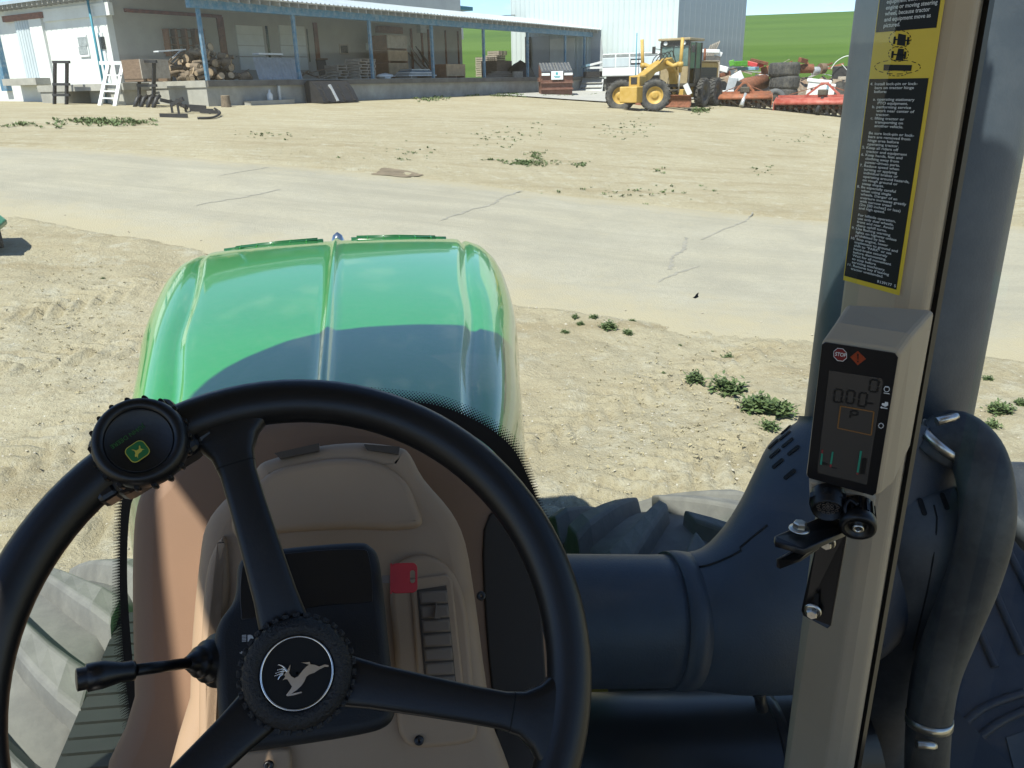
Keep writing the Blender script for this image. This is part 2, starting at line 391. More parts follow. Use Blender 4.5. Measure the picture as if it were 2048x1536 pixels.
# --- concrete pad by the bin
mat('pad_concrete', (.36, .355, .33), .85, var=.12, scale=1.5, bump=.2)
rows = [[D(n, s, 0) for n in np.linspace(.35, 9.5, 20)] for s in np.linspace(19.5, 32.6, 20)]
for r in rows:
    for p in r: p.z = terr(p.x, p.y) + .07
tag(MB().grid(rows).build('concrete_pad', 'pad_concrete'), 'pale concrete apron between the rubbish bin and the tall shed', 'pavement', kind='structure')
# --- hill with crop
def hill_mat():
    m = mat('crop', (.068, .128, .022), .9, var=.12, scale=.16, stretch=(.06, .06, 3.2), col2=(.092, .160, .030), detail=9, dust=.85, dustcol=(.044, .092, .018), dscale=.22, spec=.1)
hill_mat()
rows = []
for r in [70, 80, 92, 100, 110, 125, 140, 160, 180, 205, 230, 260, 290, 320, 350, 400, 500, 700]:
    row = []
    for k in range(0, 121):
        az = R_(-60 + k * 1.25)
        e = min(1, max(0, (r - 95) / 225)); e = e * (1.25 - .25 * e)
        crest = 21.0 - 3.0 * max(0, (R_(18) - az)) * 2 + .8 * math.sin(az * 5)
        x, y = math.sin(az) * r, math.cos(az) * r
        z = terr(x, y) * 0 + 2.2 - max(0, 100 - r) * .12 + crest * e - (max(0, r - 320) / 320) ** 2 * 20 + noise.noise(Vector((x * .01, y * .01, 0))) * 1.2 * e
        row.append((x, y, z))
    rows.append(row)
tag(MB().grid(rows).build('hill', 'crop'), 'smooth hillside of bright green crop under the sky', 'hill', kind='structure')
# ================================================================ WAREHOUSE, DOCK, SHED
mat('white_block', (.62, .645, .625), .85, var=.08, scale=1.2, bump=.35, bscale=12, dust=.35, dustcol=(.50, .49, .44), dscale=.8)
mat('shade_block', (.37, .36, .33), .9, var=.12, scale=.8, bump=.35, bscale=14, dust=.5, dustcol=(.40, .38, .33), dscale=.9)  # the white block again, darkened with the shade under the canopy
mat('dock_concrete', (.34, .335, .30), .9, var=.2, scale=1.2, bump=.4, bscale=16, dust=.6, dustcol=(.20, .19, .17), dscale=.7)
mat('dock_edge', (.12, .115, .105), .8, var=.3, scale=2)
mat('steel_roof', (.42, .47, .50), .35, metal=.35, var=.12, scale=.9)
mat('blue_paint', (.045, .15, .25), .6, var=.15, scale=2, dust=.6, dustcol=(.35, .38, .38), dscale=5)
mat('teal_paint', (.03, .22, .30), .5, var=.1)
mat('grey_door', (.44, .50, .53), .5, var=.1, scale=1.5, stretch=(1, 1, .2))
mat('rafter_wood', (.30, .285, .25), .8, var=.2, scale=3)
mat('soffit', (.45, .43, .38), .8, var=.2, scale=3)
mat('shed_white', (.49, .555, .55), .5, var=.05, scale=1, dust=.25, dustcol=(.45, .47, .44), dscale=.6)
mat('shed_shade_grey', (.36, .385, .40), .45, var=.06, scale=.4, stretch=(1, 1, 6))  # the shed's white metal, with the shade of its unlit side in the colour
mat('dark_glass', (.02, .022, .025), .1, var=.1)
mat('window_pane', (.25, .27, .27), .15, var=.3)
mat('wood_dark', (.16, .11, .075), .8, var=.3, scale=4, stretch=(1, 1, 5))
mat('plywood', (.40, .29, .18), .8, var=.2, scale=3)
mat('wood_grey', (.33, .29, .24), .85, var=.25, scale=5)
mat('brown_wood', (.22, .11, .06), .75, var=.25, scale=3)
mat('iron_black', (.022, .022, .024), .55, var=.3, scale=6)
mat('white_paint', (.62, .64, .64), .5, var=.08, scale=3)
mat('rust', (.17, .065, .035), .8, var=.4, scale=6)
mat('galv', (.47, .49, .50), .4, metal=.4, var=.15, scale=4)
mat('bark', (.155, .120, .085), .9, var=.35, scale=9, bump=.6, bscale=30)
mat('cut_wood', (.36, .27, .175), .85, var=.25, scale=8)
DZ = 3.35
ZG = lambda n, s: terr(*(D(n, s, 0)[:2]))
WALLN = -5.4
S1 = FA(1185, 125)[0]                              # the shed's near wall
s_end = FA(925, 120, WALLN)[0]                      # end of the white wall
wh = thing('warehouse', 'long white block warehouse with blue posted canopy over its loading dock', 'warehouse', D(WALLN, 0, ZG(WALLN, 0)), DROT)
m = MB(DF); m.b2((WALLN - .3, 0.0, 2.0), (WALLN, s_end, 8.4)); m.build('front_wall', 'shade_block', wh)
m = MB(DF); m.b2((-24, -.3, 1.9), (WALLN, -.005, 6.75)); m.b2((-24, s_end - .3, 1.9), (WALLN - .32, s_end, 7.5)); m.build('end_wall', 'white_block', wh)
# pilasters and recessed frames of the end wall
def endrect(x0, y0, x1, y1, s=-.3):
    n0, z0 = FB(x0, y0, s); n1, z1 = FB(x1, y1, s); return n0, n1, z1, z0
def erp(name, mtl, x0, y0, x1, y1, proud, parent=None, inset=0):
    n0, n1, z0, z1 = endrect(x0, y0, x1, y1); mb = MB(DF); mb.b2((n0, -.3 - proud, z0), (n1, -.3 + .1, z1)); return mb.build(name, mtl, parent or wh)
erp('pilaster', 'white_block', 83, 24, 98, 215, .12)
erp('lintel', 'white_block', 86, 20, 224, 30, .10)
sd_ = erp('sliding_door', 'grey_door', 30, 38, 92, 157, .07)
for k in range(1, 7):
    n0, n1, z0, z1 = endrect(30, 38, 92, 157); q = n0 + (n1 - n0) * k / 7
    MB(DF).b2((q - .02, -.39, z0 + .02), (q + .02, -.36, z1 - .02)).build('rib', 'grey_door', sd_)
erp('door_track', 'rust', 10, 33, 92, 36, .16)
erp('concrete_sill', 'dock_concrete', 38, 158, 108, 169, .8)
wd_ = erp('window_frame', 'white_paint', 154, 71, 182, 113, .06); erp('pane', 'window_pane', 158, 75, 178, 92, .08, wd_); erp('pane', 'window_pane', 160, 94, 179, 108, .08, wd_)
dr_ = erp('door_frame', 'white_paint', 193, 66, 224, 166, .05); dd_ = erp('door', 'teal_paint', 199, 71, 219, 166, .08); erp('pane', 'dark_glass', 201, 74, 213, 98, .10, dd_)
erp('blue_column', 'blue_paint', 0, 70, 14, 182, .25)
m = MB(DF); n0, _ = FB(176, 0, -.6); n1, _ = FB(201, 150, -.6); m.tube([(n1, -.55, 2.3), (n1, -.55, 7.0)], .05, 8); m.build('drain_pipe', 'teal_paint', wh)
# main roof: eave over the end wall and slope behind
m = MB(DF)
ev = 6.85
m.add([(-24, -1.0, ev), (WALLN + .25, -1.0, ev), (WALLN + .25, 12, 9.0), (-24, 12, 9.0)], [(0, 1, 2, 3)])
m.add([(-24, -1.0, ev - .1), (WALLN + .25, -1.0, ev - .1), (WALLN + .25, 12, 8.9), (-24, 12, 8.9)], [(3, 2, 1, 0)]); m.b2((-24, -1.02, ev - .12), (WALLN + .25, -.98, ev + .01)); m.build('roof_slope', 'steel_roof', wh)
for k in range(46):
    q = -24 + k * .41
    MB(DF).b2((q, -.95, ev - .27), (q + .07, .0, ev - .1)).build('rafter_tail', 'rafter_wood', wh)
# canopy
bz0, bz1 = 5.95, 6.27
m = MB(DF); m.b2((-.12, -.3, bz0), (.12, S1 - .25, bz1)); m.build('beam', 'blue_paint', wh)
sl = .17; tail = .55
nr = int((S1 + .6) / .53)
R0 = MB(DF); 
for k in range(nr):
    s = -.45 + k * .53
    mb = MB(DF); z0 = bz1 + .01
    mb.add([(tail, s, z0 - tail * sl), (tail, s, z0 + .22 - tail * sl), (WALLN, s, z0 + .22 - WALLN * sl), (WALLN, s, z0 - WALLN * sl), (tail, s + .07, z0 - tail * sl), (tail, s + .07, z0 + .22 - tail * sl), (WALLN, s + .07, z0 + .22 - WALLN * sl), (WALLN, s + .07, z0 - WALLN * sl)], [(0, 1, 2, 3), (7, 6, 5, 4), (0, 4, 5, 1), (3, 2, 6, 7), (1, 5, 6, 2), (0, 3, 7, 4)])
    mb.build('rafter', 'rafter_wood', wh)
# corrugated canopy roof
rows = []
zt = bz1 + .25
ss = []; s = -.9
while s < S1 - .05: ss += [(s, 0), (s + .16, 0), (s + .19, .045), (s + .24, .045)]; s += .27
for n in (tail + .12, -2.5, WALLN - .1): rows.append([(n, q, zt + dz - n * sl) for q, dz in ss])
m = MB(DF); m.grid(rows, False); m.build('canopy_roof', 'steel_roof', wh, fix=False)
m = MB(DF); m.b2((tail + .02, -.9, zt - .06 - tail * sl), (tail + .06, S1 - .05, zt - .005 - tail * sl)); m.build('fascia', 'soffit', wh)
m = MB(DF); z0 = zt - .03; m.add([(tail, -.85, z0 - tail * sl), (tail, S1 - .06, z0 - tail * sl), (WALLN, S1 - .06, z0 - WALLN * sl), (WALLN, -.85, z0 - WALLN * sl)], [(0, 1, 2, 3)]); m.build('roof_deck', 'soffit', wh)
# upper roof of the warehouse behind the canopy and the raised bay
m = MB(DF); zz = zt - WALLN * sl
m.add([(WALLN - .05, .5, zz), (WALLN - .05, s_end, zz), (-15, s_end, zz + 1.7), (-15, .5, zz + 1.7)], [(0, 1, 2, 3)]); m.build('main_roof', 'steel_roof', wh)
sa, za = FA(800, 40, -14); sb, zb = FA(932, 20, -14)
m = MB(DF); m.b2((-20, sa - 14, 6.5), (-14, sb - .5, zb - .1)); m.build('raised_bay', 'white_block', wh)
m = MB(DF); m.b2((-20.6, sa - 14, zb - .1), (-13.3, sb, zb + .18)); m.build('bay_fascia', 'teal_paint', wh)
for s in [.12 + 4.86 * k for k in range(7)] + [S1 - 1.3]:
    m = MB(DF); m.b2((-.065, s - .065, DZ), (.065, s + .065, bz0)); m.build('post', 'blue_paint', wh)
# facade details under the canopy
def frp(name, mtl, x0, y0, x1, y1, proud=.05, parent=None, n=WALLN):
    s0, z0 = FA(x0, y0, n); s1, z1 = FA(x1, y1, n); mb = MB(DF); mb.b2((n - .02, s0, z1), (n + proud, s1, z0)); return mb.build(name, mtl, parent or wh)
w_ = frp('window', 'wood_grey', 677, 88, 697, 109, .05); frp('pane', 'dark_glass', 680, 91, 694, 106, .08, w_)
frp('wall_panel', 'galv', 730, 86, 744, 101, .05)
frp('door_rail', 'rust', 248, 24, 440, 30, .12)
for x0, x1 in ((470, 533), (556, 616)):
    dd = frp('big_door', 'white_block', x0, 50, x1, 140, .06)
    for k in range(3):
        frp('door_brace', 'shade_block', x0 + 2, 68 + k * 22, x1 - 2, 71 + k * 22, .10, dd)
frp('door_gap', 'dark_glass', 534, 52, 538, 120, .03); frp('door_gap', 'dark_glass', 614, 58, 619, 124, .03)
for x in (444, 632, 822, 843, 856, 890, 915): frp('conduit', 'rust', x, 34 + (x - 440) * .06, x + 2, 140, .08)
frp('header_box', 'brown_wood', 750, 52, 800, 68, .25); frp('lamp_box', 'galv', 833, 50, 846, 66, .3)
fr_ = frp('pigeonhole_rack', 'brown_wood', 327, 58, 332, 112, .35)
for x in (344, 364, 384, 398): frp('upright', 'brown_wood', x, 58, x + 4, 112, .35)
for y in (58, 74, 89, 104): frp('shelf', 'brown_wood', 327, y, 402, y + 4, .35)
# --- loading dock
dk = thing('loading_dock', 'long grey concrete loading dock with dark steel edge beneath the canopy', 'loading dock', D(0, 0, 2.3), DROT)
m = MB(DF); m.b2((WALLN, -.0, 1.6), (0, S1 - .4, DZ - .26)); m.build('dock_wall', 'dock_concrete', dk)
m = MB(DF); m.b2((WALLN + .003, -.05, DZ - .26), (.05, S1 - .41, DZ)); m.build('dock_slab', 'dock_concrete', dk)
m = MB(DF); m.b2((.053, .02, DZ - .24), (.13, S1 - .45, DZ - .02)); m.build('edge_rail', 'dock_edge', dk)
m = MB(DF); m.b2((-9.6, -1.5, DZ - .30), (-3.2, -.31, DZ - .03)); m.build('landing_slab', 'dock_concrete', dk)
m = MB(DF); m.b2((-9.5, -1.45, 1.8), (-7.6, -.35, DZ - .30)); m.build('landing_pier', 'dock_concrete', dk)
m = MB(DF); m.b2((-4.4, -1.40, 1.8), (-3.4, -.35, DZ - .30)); m.build('landing_pier', 'dock_concrete', dk)
s0, _ = FA(556, 170, .1)
m = MB(DF); m.b2((.13, s0 - .1, 2.3), (.2, s0 + .02, DZ - .25)); m.build('down_pipe', 'galv', dk)
s0, z0 = FA(493, 202, .25); s1, z1 = FA(582, 212, .25)
m = MB(DF); m.b2((.06, s0, 1.9), (.5, s1, z0)); m.build('kerb_block', 'dock_concrete', dk)
# --- tall shed
ts = thing('tall_shed', 'tall white ribbed metal shed standing behind the grader', 'shed', D(0, S1, 2.3), DROT)
nL, nR = FB(1022, 60, S1)[0], FB(1353, 100, S1)[0]
sR = FA(1488, 80, nR)[0]
H = 13.5
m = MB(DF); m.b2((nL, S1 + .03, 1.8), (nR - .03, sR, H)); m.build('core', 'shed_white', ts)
npn = 33; pw = (nR - nL) / npn
me0 = None
for k in range(npn):
    q = nL + k * pw
    if me0 is None:
        mb = MB(DF); mb.b2((q, S1 - .01, 2.0), (q + pw - .004, S1 + .028, H)); mb.add([(q, S1 - .01, 2.0), (q + .03, S1 - .05, 2.0), (q + .08, S1 - .05, 2.0), (q + .11, S1 - .01, 2.0), (q, S1 - .01, H), (q + .03, S1 - .05, H), (q + .08, S1 - .05, H), (q + .11, S1 - .01, H)], [(0, 1, 5, 4), (1, 2, 6, 5), (2, 3, 7, 6)])
        me0 = mb.build('panel', 'shed_white', ts)
    else:
        c = me0.copy(); COL.objects.link(c); c.parent = ts; c.location = (k * pw, 0, 0)
me0 = None; npn = 14; pw2 = (sR - S1) / npn
for k in range(npn):
    q = S1 + k * pw2
    if me0 is None:
        mb = MB(DF); mb.b2((nR - .028, q + .002, 2.0), (nR, q + pw2 - .002, H)); mb.b2((nR, q + .1, 2.0), (nR + .006, q + .16, H)); me0 = mb.build('side_panel', 'shed_shade_grey', ts)
    else:
        c = me0.copy(); COL.objects.link(c); c.parent = ts; c.location = (0, k * pw2, 0)
m = MB(DF); m.b2((nR - .05, S1 - .06, 2.0), (nR + .035, S1 + .05, H)); m.build('corner_trim', 'shed_white', ts)
def srp(name, mtl, x0, y0, x1, y1, proud, parent=None):
    n0, z0 = FB(x0, y0, S1); n1, z1 = FB(x1, y1, S1); mb = MB(DF); mb.b2((n0, S1 - proud, z1), (n1, S1 - .052, z0)); return mb.build(name, mtl, parent or ts)
srp('shed_door', 'white_block', 1101, 78, 1150, 138, .12); srp('shed_opening', 'shed_shade_grey', 1066, 74, 1100, 150, .09)
for x in (1054, 1062): srp('ladder_rail', 'iron_black', x, 74, x + 1.5, 150, .3)
for y in range(80, 150, 7): srp('ladder_rung', 'iron_black', 1055.6, y, 1061.9, y + 1.2, .29)
# lean-to cheek between canopy and shed
m = MB(DF); m.add([(.6, S1 - .07, 6.3), (1.15, S1 - .07, 3.4), (-.1, S1 - .07, 3.4), (-.1, S1 - .07, 6.3)], [(0, 1, 2, 3)]); m.build('dark_cheek', 'shed_shade_grey', ts)
m = MB(); m.tube([D(-6.5, S1, 7.75), D(-9.5, S1 - 4, 7.55), D(-13, S1 - 10, 7.6)], .025, 6); m.build('power_cable', 'iron_black', ts)

# ---------------------------------------------------------------- things on the dock
def dthing(name, label, cat, n, s, z=DZ, group=None): return thing(name, label, cat, D(n, s, z), DROT, group)
def dpx(x, y, n=-1.5): s, z = FA(x, y, n); return s, z
# firewood heap
def log_proto(r, l):
    o = MB(); n = 9
    o.tube([(-l / 2, 0, 0), (0, 0, .01), (l / 2, 0, 0)], [r * 1.02, r * .95, r], n, caps=False); a = o.build('log', 'bark')
    c = MB(); c.cyl((-l / 2 - .004, 0, 0), (-l / 2 + .01, 0, 0), r * .9, n=9); c.cyl((l / 2 - .01, 0, 0), (l / 2 + .004, 0, 0), r * .9, n=9); c.build('cut_face', 'cut_wood', a)
    return a
protos = [log_proto(.11, .5), log_proto(.15, .4), log_proto(.08, .55), log_proto(.18, .35)]
LB = 'rough cut log in the firewood heap beside the first blue post'
s0, _ = dpx(385, 155, -1.2); s1, _ = dpx(498, 155, -1.2); sc = (s0 + s1) / 2; hw = (s1 - s0) / 2
cnt = 0
for lay in range(7):
    hh = lay * .19
    for k in range(16 - lay * 2):
        f = 1 - (lay / 6.6) ** 1.3
        s = sc - .3 + (random.random() * 2 - 1) * hw * f; n = -1.7 + (random.random() * 2 - 1) * 1.3 * f
        p = protos[cnt] if cnt < 4 else copy_tree(protos[cnt % 4])
        tag(p, LB, 'log', 'firewood logs heaped on the dock')
        place(p, D(n, s, DZ + .14 + hh), random.random() * 6.3, 0, random.uniform(-.4, .4)); cnt += 1
for k in range(60):
    s = sc + .2 + random.gauss(0, .5) * hw; n = -2.6 + random.uniform(-.8, .9); z = DZ + .2 + random.random() * 1.1 * max(.15, 1 - ((s - sc) / hw / 1.3) ** 2); a = random.random() * 6.3; l = random.uniform(.4, 1.1); d = Vector((math.cos(a), math.sin(a), random.uniform(-.5, .7))) * l / 2; c = D(n, s, z); m = MB(); m.tube([c - d, c + Vector((0, 0, .04)), c + d], [.035, .028, .012], 6)
    tag(m.build('brush_stick', 'bark'), 'thin stick in the brush behind the firewood heap', 'stick', 'brush sticks behind the firewood')
# wooden bins
def bin_(name, label, x0, y0, x1, y1, n, dep, mtl='plywood', side='wood_dark', z=None):
    s0, z0 = dpx(x0, y0, n); s1, z1 = dpx(x1, y1, n); z1 = DZ if z is None else z
    t = dthing(name, label, 'bin', n - dep / 2, s0, z1)
    h = z0 - z1
    MB(DF).b2((n - .05, s0, z1 + .1), (n, s1, z0)).build('front_panel', mtl, t)
    MB(DF).b2((n - dep, s0, z1 + .1), (n - .052, s0 + .05, z0)).build('side_panel', side, t)
    MB(DF).b2((n - dep, s1 - .05, z1 + .1), (n - .052, s1, z0)).build('side_panel', side, t)
    MB(DF).b2((n - dep, s0 + .052, z1 + .1), (n - dep + .05, s1 - .052, z0)).build('back_panel', side, t)
    for q in (s0 + .02, (s0 + s1) / 2 - .05, s1 - .12): MB(DF).b2((n - dep, q, z1), (n, q + .1, z1 + .098)).build('runner', side, t)
    return t
bin_('wooden_bin', 'open plywood bin left of the firewood heap', 279, 118, 341, 153, -1.2, 1.2, 'wood_grey', 'wood_dark')
zz = DZ
for k, (mt, lb) in enumerate((('plywood', 'bottom wooden bin of the three stacked by the wall'), ('plywood', 'middle wooden bin of the three stacked by the wall'), ('wood_grey', 'topmost wooden bin of the three stacked by the wall'))):
    zt_ = [FA(790, y, -3)[1] for y in (125, 100, 70)][k]
    s0, s1 = FA(776, 100, -3)[0], FA(815, 100, -3)[0]
    t = dthing('wooden_bin', lb, 'bin', -3.7, s0, zz, 'stacked wooden bins')
    MB(DF).b2((-3.05, s0, zz + .1), (-3.0, s1, zt_ - .02)).build('front_panel', mt, t)
    MB(DF).b2((-4.4, s0, zz + .1), (-3.052, s0 + .05, zt_ - .02)).build('side_panel', 'brown_wood', t)
    MB(DF).b2((-4.4, s1 - .05, zz + .1), (-3.052, s1, zt_ - .02)).build('side_panel', 'brown_wood', t)
    MB(DF).b2((-4.4, s0 + .052, zz + .1), (-4.35, s1 - .052, zt_ - .02)).build('back_panel', 'brown_wood', t)
    for q in (s0 + .02, s1 - .14): MB(DF).b2((-4.4, q, zz), (-3.0, q + .1, zz + .098)).build('runner', 'brown_wood', t)
    zz = zt_ - .01
bin_('wooden_bin', 'low wooden bin with dark side near the end of the white wall', 893, 128, 931, 153, -1.0, 1.3, 'plywood', 'brown_wood')
bin_('wooden_bin', 'brown wooden bin in front of the white lumber stack', 993, 121, 1024, 140, -2.2, 1.2, 'wood_dark', 'wood_dark')
# leaning roofing sheets
t = dthing('roofing_sheets', 'stack of grey corrugated roofing sheets leaning on the dock', 'roofing sheets', -1.2, FA(560, 150, -1)[0])
sa, sb = FA(517, 150, -.9)[0], FA(603, 150, -.9)[0]
q = sa; k = 0
while q < sb - .1:
    rows = []
    for f in (0, 1):
        nn, z_ = -.9 - f * .5, DZ + .02 + f * .92; rows.append([(nn + dn, q + ds + f * .22, z_ ) for ds, dn in ((0, 0), (.07, 0), (.09, .035), (.13, .035), (.15, 0), (.17, 0))])
    MB(DF).grid(rows, False).build('sheet', 'galv', t, solid=.008, fix=False); q += .172
MB(DF).b2((-1.7, sa + .5, DZ + 1.05), (-1.3, sb - .6, DZ + 1.12)).build('top_board', 'white_paint', t)
# pallets
def pallet_proto():
    r = thing('pallet', '', 'pallet')
    for i in range(6): MB().b2((-.5 + i * .18, -.6, .11), (-.5 + i * .18 + .1, .6, .13)).build('deck_board', 'wood_grey', r)
    for y in (-.58, -.03, .52): MB().b2((-.5, y, .02), (.5, y + .06, .109)).build('stringer', 'wood_grey', r)
    for x in (-.5, -.05, .4): MB().b2((x, -.6, 0), (x + .1, .6, .019)).build('bottom_board', 'wood_grey', r)
    return r
P0 = pallet_proto(); used = [0]
def pallet(n, s, z, rz, lb, grp):
    p = P0 if not used[0] else copy_tree(P0); used[0] = 1
    tag(p, lb, 'pallet', grp); place(p, D(n, s, z), DROT + rz)
for k in range(7): pallet(-1.4, FA(722, 150, -1.4)[0] + random.uniform(-.05, .05), DZ + k * .135, random.uniform(-.06, .06), 'weathered pallet in the neat stack beside the third blue post', 'neat pallet stack')
for k in range(5): pallet(-2.0, FA(680, 150, -2)[0] + random.uniform(-.1, .1), DZ + k * .135, random.uniform(-.2, .2), 'weathered pallet in the low untidy stack behind the neat one', 'untidy pallet stack')
for k in range(12): pallet(-7.5, FA(1003, 150, -7)[0] + (.25 if k > 9 else 0), DZ + k * .15 + .15, random.uniform(-.05, .05), 'pale pallet in the tall stack against the green field', 'tall pallet stack')
for k in range(9): pallet(-7.5, FA(1003, 150, -7)[0] - 1.35, DZ + k * .15 + .15, random.uniform(-.05, .05), 'pale pallet in the shorter stack beside the tall one', 'short pallet stack')
m = MB(DF); m.b2((-9, FA(925, 140, -5)[0] - .2, 2.0), (-5.42, S1 - .5, DZ)); m.build('rear_slab', 'dock_concrete', dk)
# flat sheets pile, tarp, boards
t = dthing('sheet_pile', 'pile of white and blue sheets lying beside the third blue post', 'sheet pile', -1.2, FA(830, 150, -1.2)[0])
sa, sb = FA(806, 150, -1.2)[0], FA(862, 150, -1.2)[0]
for k in range(5): MB(DF).b2((-1.9 + .03 * k, sa + .12 * k, DZ + .12 + k * .075), (-.8 - .04 * k, sb - .1 * k, DZ + .17 + k * .075)).build('sheet', ('white_paint', 'galv', 'white_paint', 'blue_paint', 'galv')[k], t)
for q in (sa + .2, sb - .4): MB(DF).b2((-1.9, q, DZ), (-.8, q + .1, DZ + .118)).build('bearer', 'wood_grey', t)
t = dthing('dark_board', 'dark framed board leaning against the white wall', 'board', -3.6, FA(645, 140, -3.6)[0])
sa, za = FA(637, 118, -3.6); sb, zb = FA(658, 148, -3.6)
MB(DF).box((-3.7, (sa + sb) / 2, DZ + (za - DZ) / 2), (.05, sb - sa, za - DZ), Matrix.Rotation(-.2, 3, 'Y')).build('panel', 'iron_black', t)
MB(DF).box((-3.66, (sa + sb) / 2, DZ + (za - DZ)), (.09, sb - sa + .06, .08), Matrix.Rotation(-.2, 3, 'Y')).build('top_rail', 'wood_dark', t)
t = dthing('feed_sack', 'crumpled white plastic sack beside the sheet pile', 'sack', -.8, FA(770, 155, -.8)[0])
rows = []
for i in range(7):
    a = i / 6 * math.pi; rows.append([(-.8 + .35 * math.cos(b) * math.sin(a) * (1 + .2 * noise.noise(Vector((a * 3, b * 2, 1)))), FA(770, 155, -.8)[0] + .55 * math.sin(b) * math.sin(a) * (1 + .3 * noise.noise(Vector((b * 2, a, 5)))), DZ + .13 - .13 * math.cos(a) * (1 + .5 * noise.noise(Vector((b, a, 8))))) for b in [j / 10 * 2 * math.pi for j in range(10)]])
MB(DF).grid(rows, True, True).build('sack_body', 'white_paint', t); MB(DF).box((-.5, FA(776, 155, -.5)[0], DZ + .06), (.2, .3, .1), Matrix.Rotation(.4, 3, 'Z')).build('sack_neck', 'white_paint', t)
for k in range(9):
    x = 850 + k * 3.2; t = MB(DF); s_, _ = FA(x, 150, -3.4); t.bar((-3.0 - .1 * (k % 3), s_, DZ), (-4.8, s_ + .25, DZ + 1.5 + .5 * ((k * 7) % 4) / 4), .07, .05)
    tag(t.build('timber_length', ('wood_dark', 'wood_grey', 'iron_black')[k % 3]), 'old timber length leaning on the wall behind the sheet pile', 'timber', 'timber lengths leaning on the wall')
for k in range(10):
    a = random.random() * 3; c = D(-2 - random.random() * 1.2, FA(640, 150, -2.5)[0] + random.uniform(-1.0, 1.3), DZ + .05 + random.random() * .35); t = MB()
    t.bar(c - Vector((math.cos(a), math.sin(a), .2)) * .5, c + Vector((math.cos(a), math.sin(a), .25)) * .5, .1, .04)
    tag(t.build('scrap_board', ('wood_grey', 'wood_dark')[k % 2]), 'broken board in the scrap between roofing sheets and pallets', 'board', 'scrap boards on the dock')
t = dthing('tarp_heap', 'black tarpaulin heaped near the canopy end', 'tarpaulin', -1.6, FA(1042, 150, -1.6)[0])
rows = []
for i in range(7):
    a = i / 6 * math.pi / 2; rows.append([(-1.6 + .9 * math.cos(b) * math.cos(a), FA(1042, 150, -1.6)[0] + 1.0 * math.sin(b) * math.cos(a) * (1 + .2 * noise.noise(Vector((b * 2, a, 5)))), DZ + .95 * math.sin(a) * (1 + .2 * noise.noise(Vector((b, a, 8))))) for b in [j / 14 * 2 * math.pi for j in range(14)]])
MB(DF).grid(rows, True, True).build('cover', 'iron_black', t); MB(DF).b2((-.9, FA(1025, 150, -.9)[0], DZ), (-.75, FA(1042, 150, -.9)[0], DZ + .35)).build('edge_board', 'wood_grey', t)
t = dthing('plank_pile', 'low pile of dark planks under the white lumber stack', 'planks', -1.5, FA(1000, 150, -1.5)[0])
for k in range(6): MB(DF).box((-1.4 - .1 * k, FA(995 + k * 4, 150, -1.5)[0], DZ + .04 + k * .06), (.25, 2.6, .05), Matrix.Rotation(.06 * (k - 3), 3, 'Z')).build('plank', ('wood_dark', 'wood_grey')[k % 2], t)

# ---------------------------------------------------------------- things at the foot of the dock
def fpx(x, y, s): n, z = FB(x, y, s); return n, z
# white steel ramp frame
sA = -2.0
t = thing('steel_frame', 'white painted steel frame leaning like a ladder on the landing', 'frame', D(FB(222, 220, sA)[0], sA, ZG(-6, sA)), DROT)
def P3(x, y, s): n, z = FB(x, y, s); return (n, s, z)
for (a, b) in (((200, 212), (217, 130)), ((230, 215), (246, 130))): m = MB(DF); m.bar(P3(*a, sA), P3(*b, sA + .9), .16, .10); m.build('rail', 'white_paint', t)
m = MB(DF); m.bar(P3(201, 126, sA + .9), P3(259, 126, sA + .9), .12, .14); m.build('top_bar', 'white_paint', t)
m = MB(DF); m.bar(P3(187, 215, sA - .1), P3(247, 220, sA - .1), .14, .12); m.build('foot_bar', 'white_paint', t)
for (y, x0, x1) in ((196, 205, 232), (182, 207, 236), (168, 209, 238), (150, 213, 242)): m = MB(DF); m.bar(P3(x0, y, sA + (212 - y) * .01), P3(x1, y + 1, sA + (212 - y) * .01), .06, .06); m.build('rung', 'white_paint', t)
# pallet forks / black racks
for (xs_, y0, y1, lb, s_) in (((279, 308), 122, 216, 'black pallet fork frame standing before the dock end', -1.7), ((110, 134), 123, 210, 'black steel rack frame against the white wall', -2.2)):
    t = thing('fork_frame', lb, 'rack', D(FB(xs_[0], y1, s_)[0], s_, ZG(-4, s_)), DROT)
    for x in xs_: m = MB(DF); m.bar(P3(x - 1, y1, s_), P3(x, y0, s_ + .15), .13, .08); m.build('upright', 'iron_black', t)
    for y in ((y0 + 1), (y0 + y1) / 2 + 2, y1 - 20): m = MB(DF); m.bar(P3(xs_[0] - 4, y, s_), P3(xs_[1] + 5, y, s_), .08, .1); m.build('crossbar', 'iron_black', t)
    if xs_[0] > 200:
        for x in (283, 296, 309, 321): m = MB(DF); n_, z_ = FB(x, 200, s_); m.tube([(n_, s_, z_ + .15), (n_ + .05, s_ - .2, z_ + .05), (n_, s_ - .35, z_ - .25), (n_ - .1, s_ - .3, z_ - .38)], [.07, .08, .07, .04], 8); m.build('tine', 'iron_black', t)
